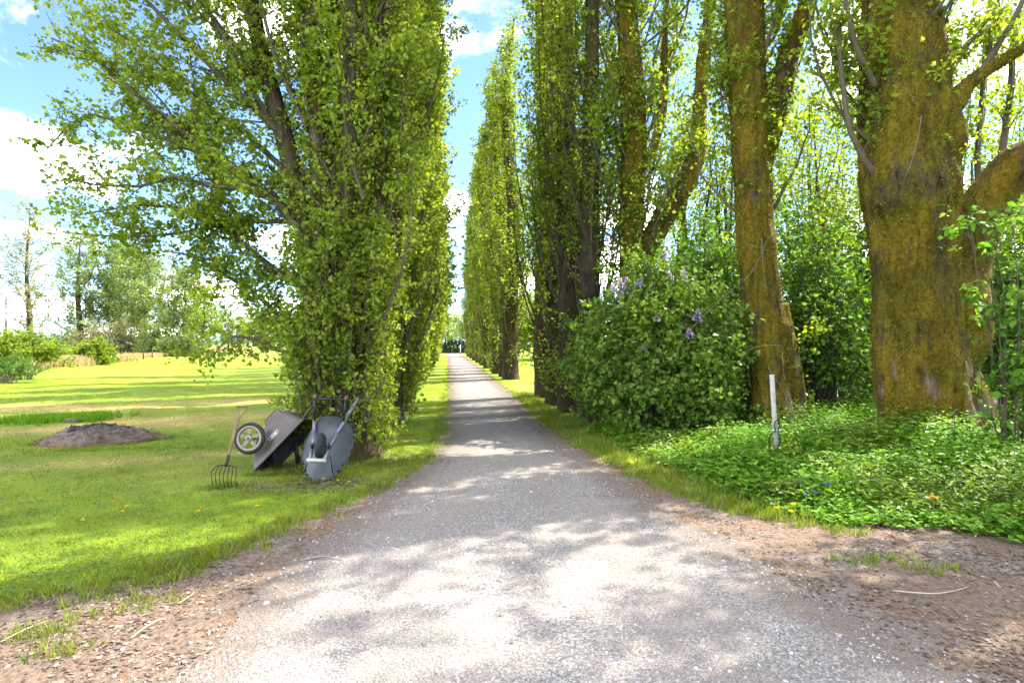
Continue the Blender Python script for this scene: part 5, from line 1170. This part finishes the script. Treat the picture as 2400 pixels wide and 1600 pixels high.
# flowers, sticks
def flower(name, p, lab, cat, grp, m, r, h, rng):
    root = empty(name, tuple(p)); tag(root, lab, cat, grp)
    b = MB(); tube1(b, [(0, 0, 0), (.008, 0, h * .5), (.004, -.004, h)], .0025, 5); b.build('stem', M['grass_stem'], root, inv=1)
    n = 34; a = rng.uniform(0, 6.28, n); e = rng.uniform(0, 1.1, n)
    ax = np.stack([np.cos(a) * np.cos(e), np.sin(a) * np.cos(e), np.sin(e)], 1); V, T = leaves(np.tile((.004, -.004, h), (n, 1)), ax, np.tile((0, 0, 1.), (n, 1)), r, r * .4, rng)
    b = MB(); b.add(V, T); b.build('flower_head', m, root, inv=1)
M['grass_stem'] = plain('flower_stem', (.12, .2, .05), .7)
rng = R(151)
for (x_, y_), lab, h in (((1782, 1176), 'yellow dandelion standing alone at the edge of the litter by the leafy cover', .10), ((1820, 1172), 'upper of two touching dandelions at the edge of the leafy cover', .12), ((1816, 1182), 'lower of two touching dandelions at the edge of the leafy cover', .09)):
    flower('dandelion', dp(x_, y_ + 14), lab, 'flower', 'dandelions by the leafy cover', M['petal'], .032, h, rng)
flower('orange_poppy', dp(2143, 1200), 'orange flower over the front leaves of the ground cover', 'flower', None, M['orange'], .04, .24, rng)
for x_, y_ in ((776, 1112), (830, 1093), (742, 1108), (560, 1170), (590, 1172), (455, 1185), (290, 1172), (280, 1185), (190, 1205), (165, 1145), (262, 1160), (800, 1115)):
    flower('dandelion', dp(x_, y_), 'small yellow dandelion in the lawn grass near the wheelbarrows' if x_ > 500 else 'small yellow dandelion out in the shaded lawn', 'flower', 'dandelions near the wheelbarrows' if x_ > 500 else 'dandelions out in the lawn', M['petal'], .026, .045, rng)
for x_, y_ in ((1870, 1160), (1895, 1140), (1905, 1138), (2165, 1010), (2060, 1060), (1850, 1168)):
    g = dp(x_, y_ + 30); flower('periwinkle', g, 'small blue periwinkle flower peeping out of the ground cover', 'flower', 'periwinkles in the ground cover', M['blue'], .024, .26, rng)
for (a_, b_, c_), lab in ((((1745, 1232), (1790, 1236), (1810, 1240)), 'thin pale twig on the soil just before the dandelions'), (((2050, 1360), (2150, 1372), (2225, 1352)), 'longest curved pale twig, on the bare soil in front of the ground cover'), (((410, 1390), (440, 1375), (445, 1362)), 'short hooked twig in the leaf litter on the lawn side'), (((300, 1470), (350, 1440), (380, 1425)), 'straight twig in the leaf litter beside the short hooked one'), (((0, 1480), (60, 1455), (110, 1430)), 'twig lying among grass tufts in the lawn-side leaf litter'), (((2240, 1235), (2255, 1215), (2275, 1205)), 'thin twig poking out from under the ground cover'), (((690, 1290), (740, 1285), (790, 1288)), 'thin twig where the gravel meets the lawn-side soil')):
    m = MB(); P = [dp(*a_) + (0, 0, .014), dp(*b_) + (0, 0, .03), dp(*c_) + (0, 0, .014)]; tube1(m, P, [.006, .0045, .0025], 6, 14); tag(m.build('fallen_twig', M['pale_twig'], None, True), lab, 'twig', 'fallen twigs')
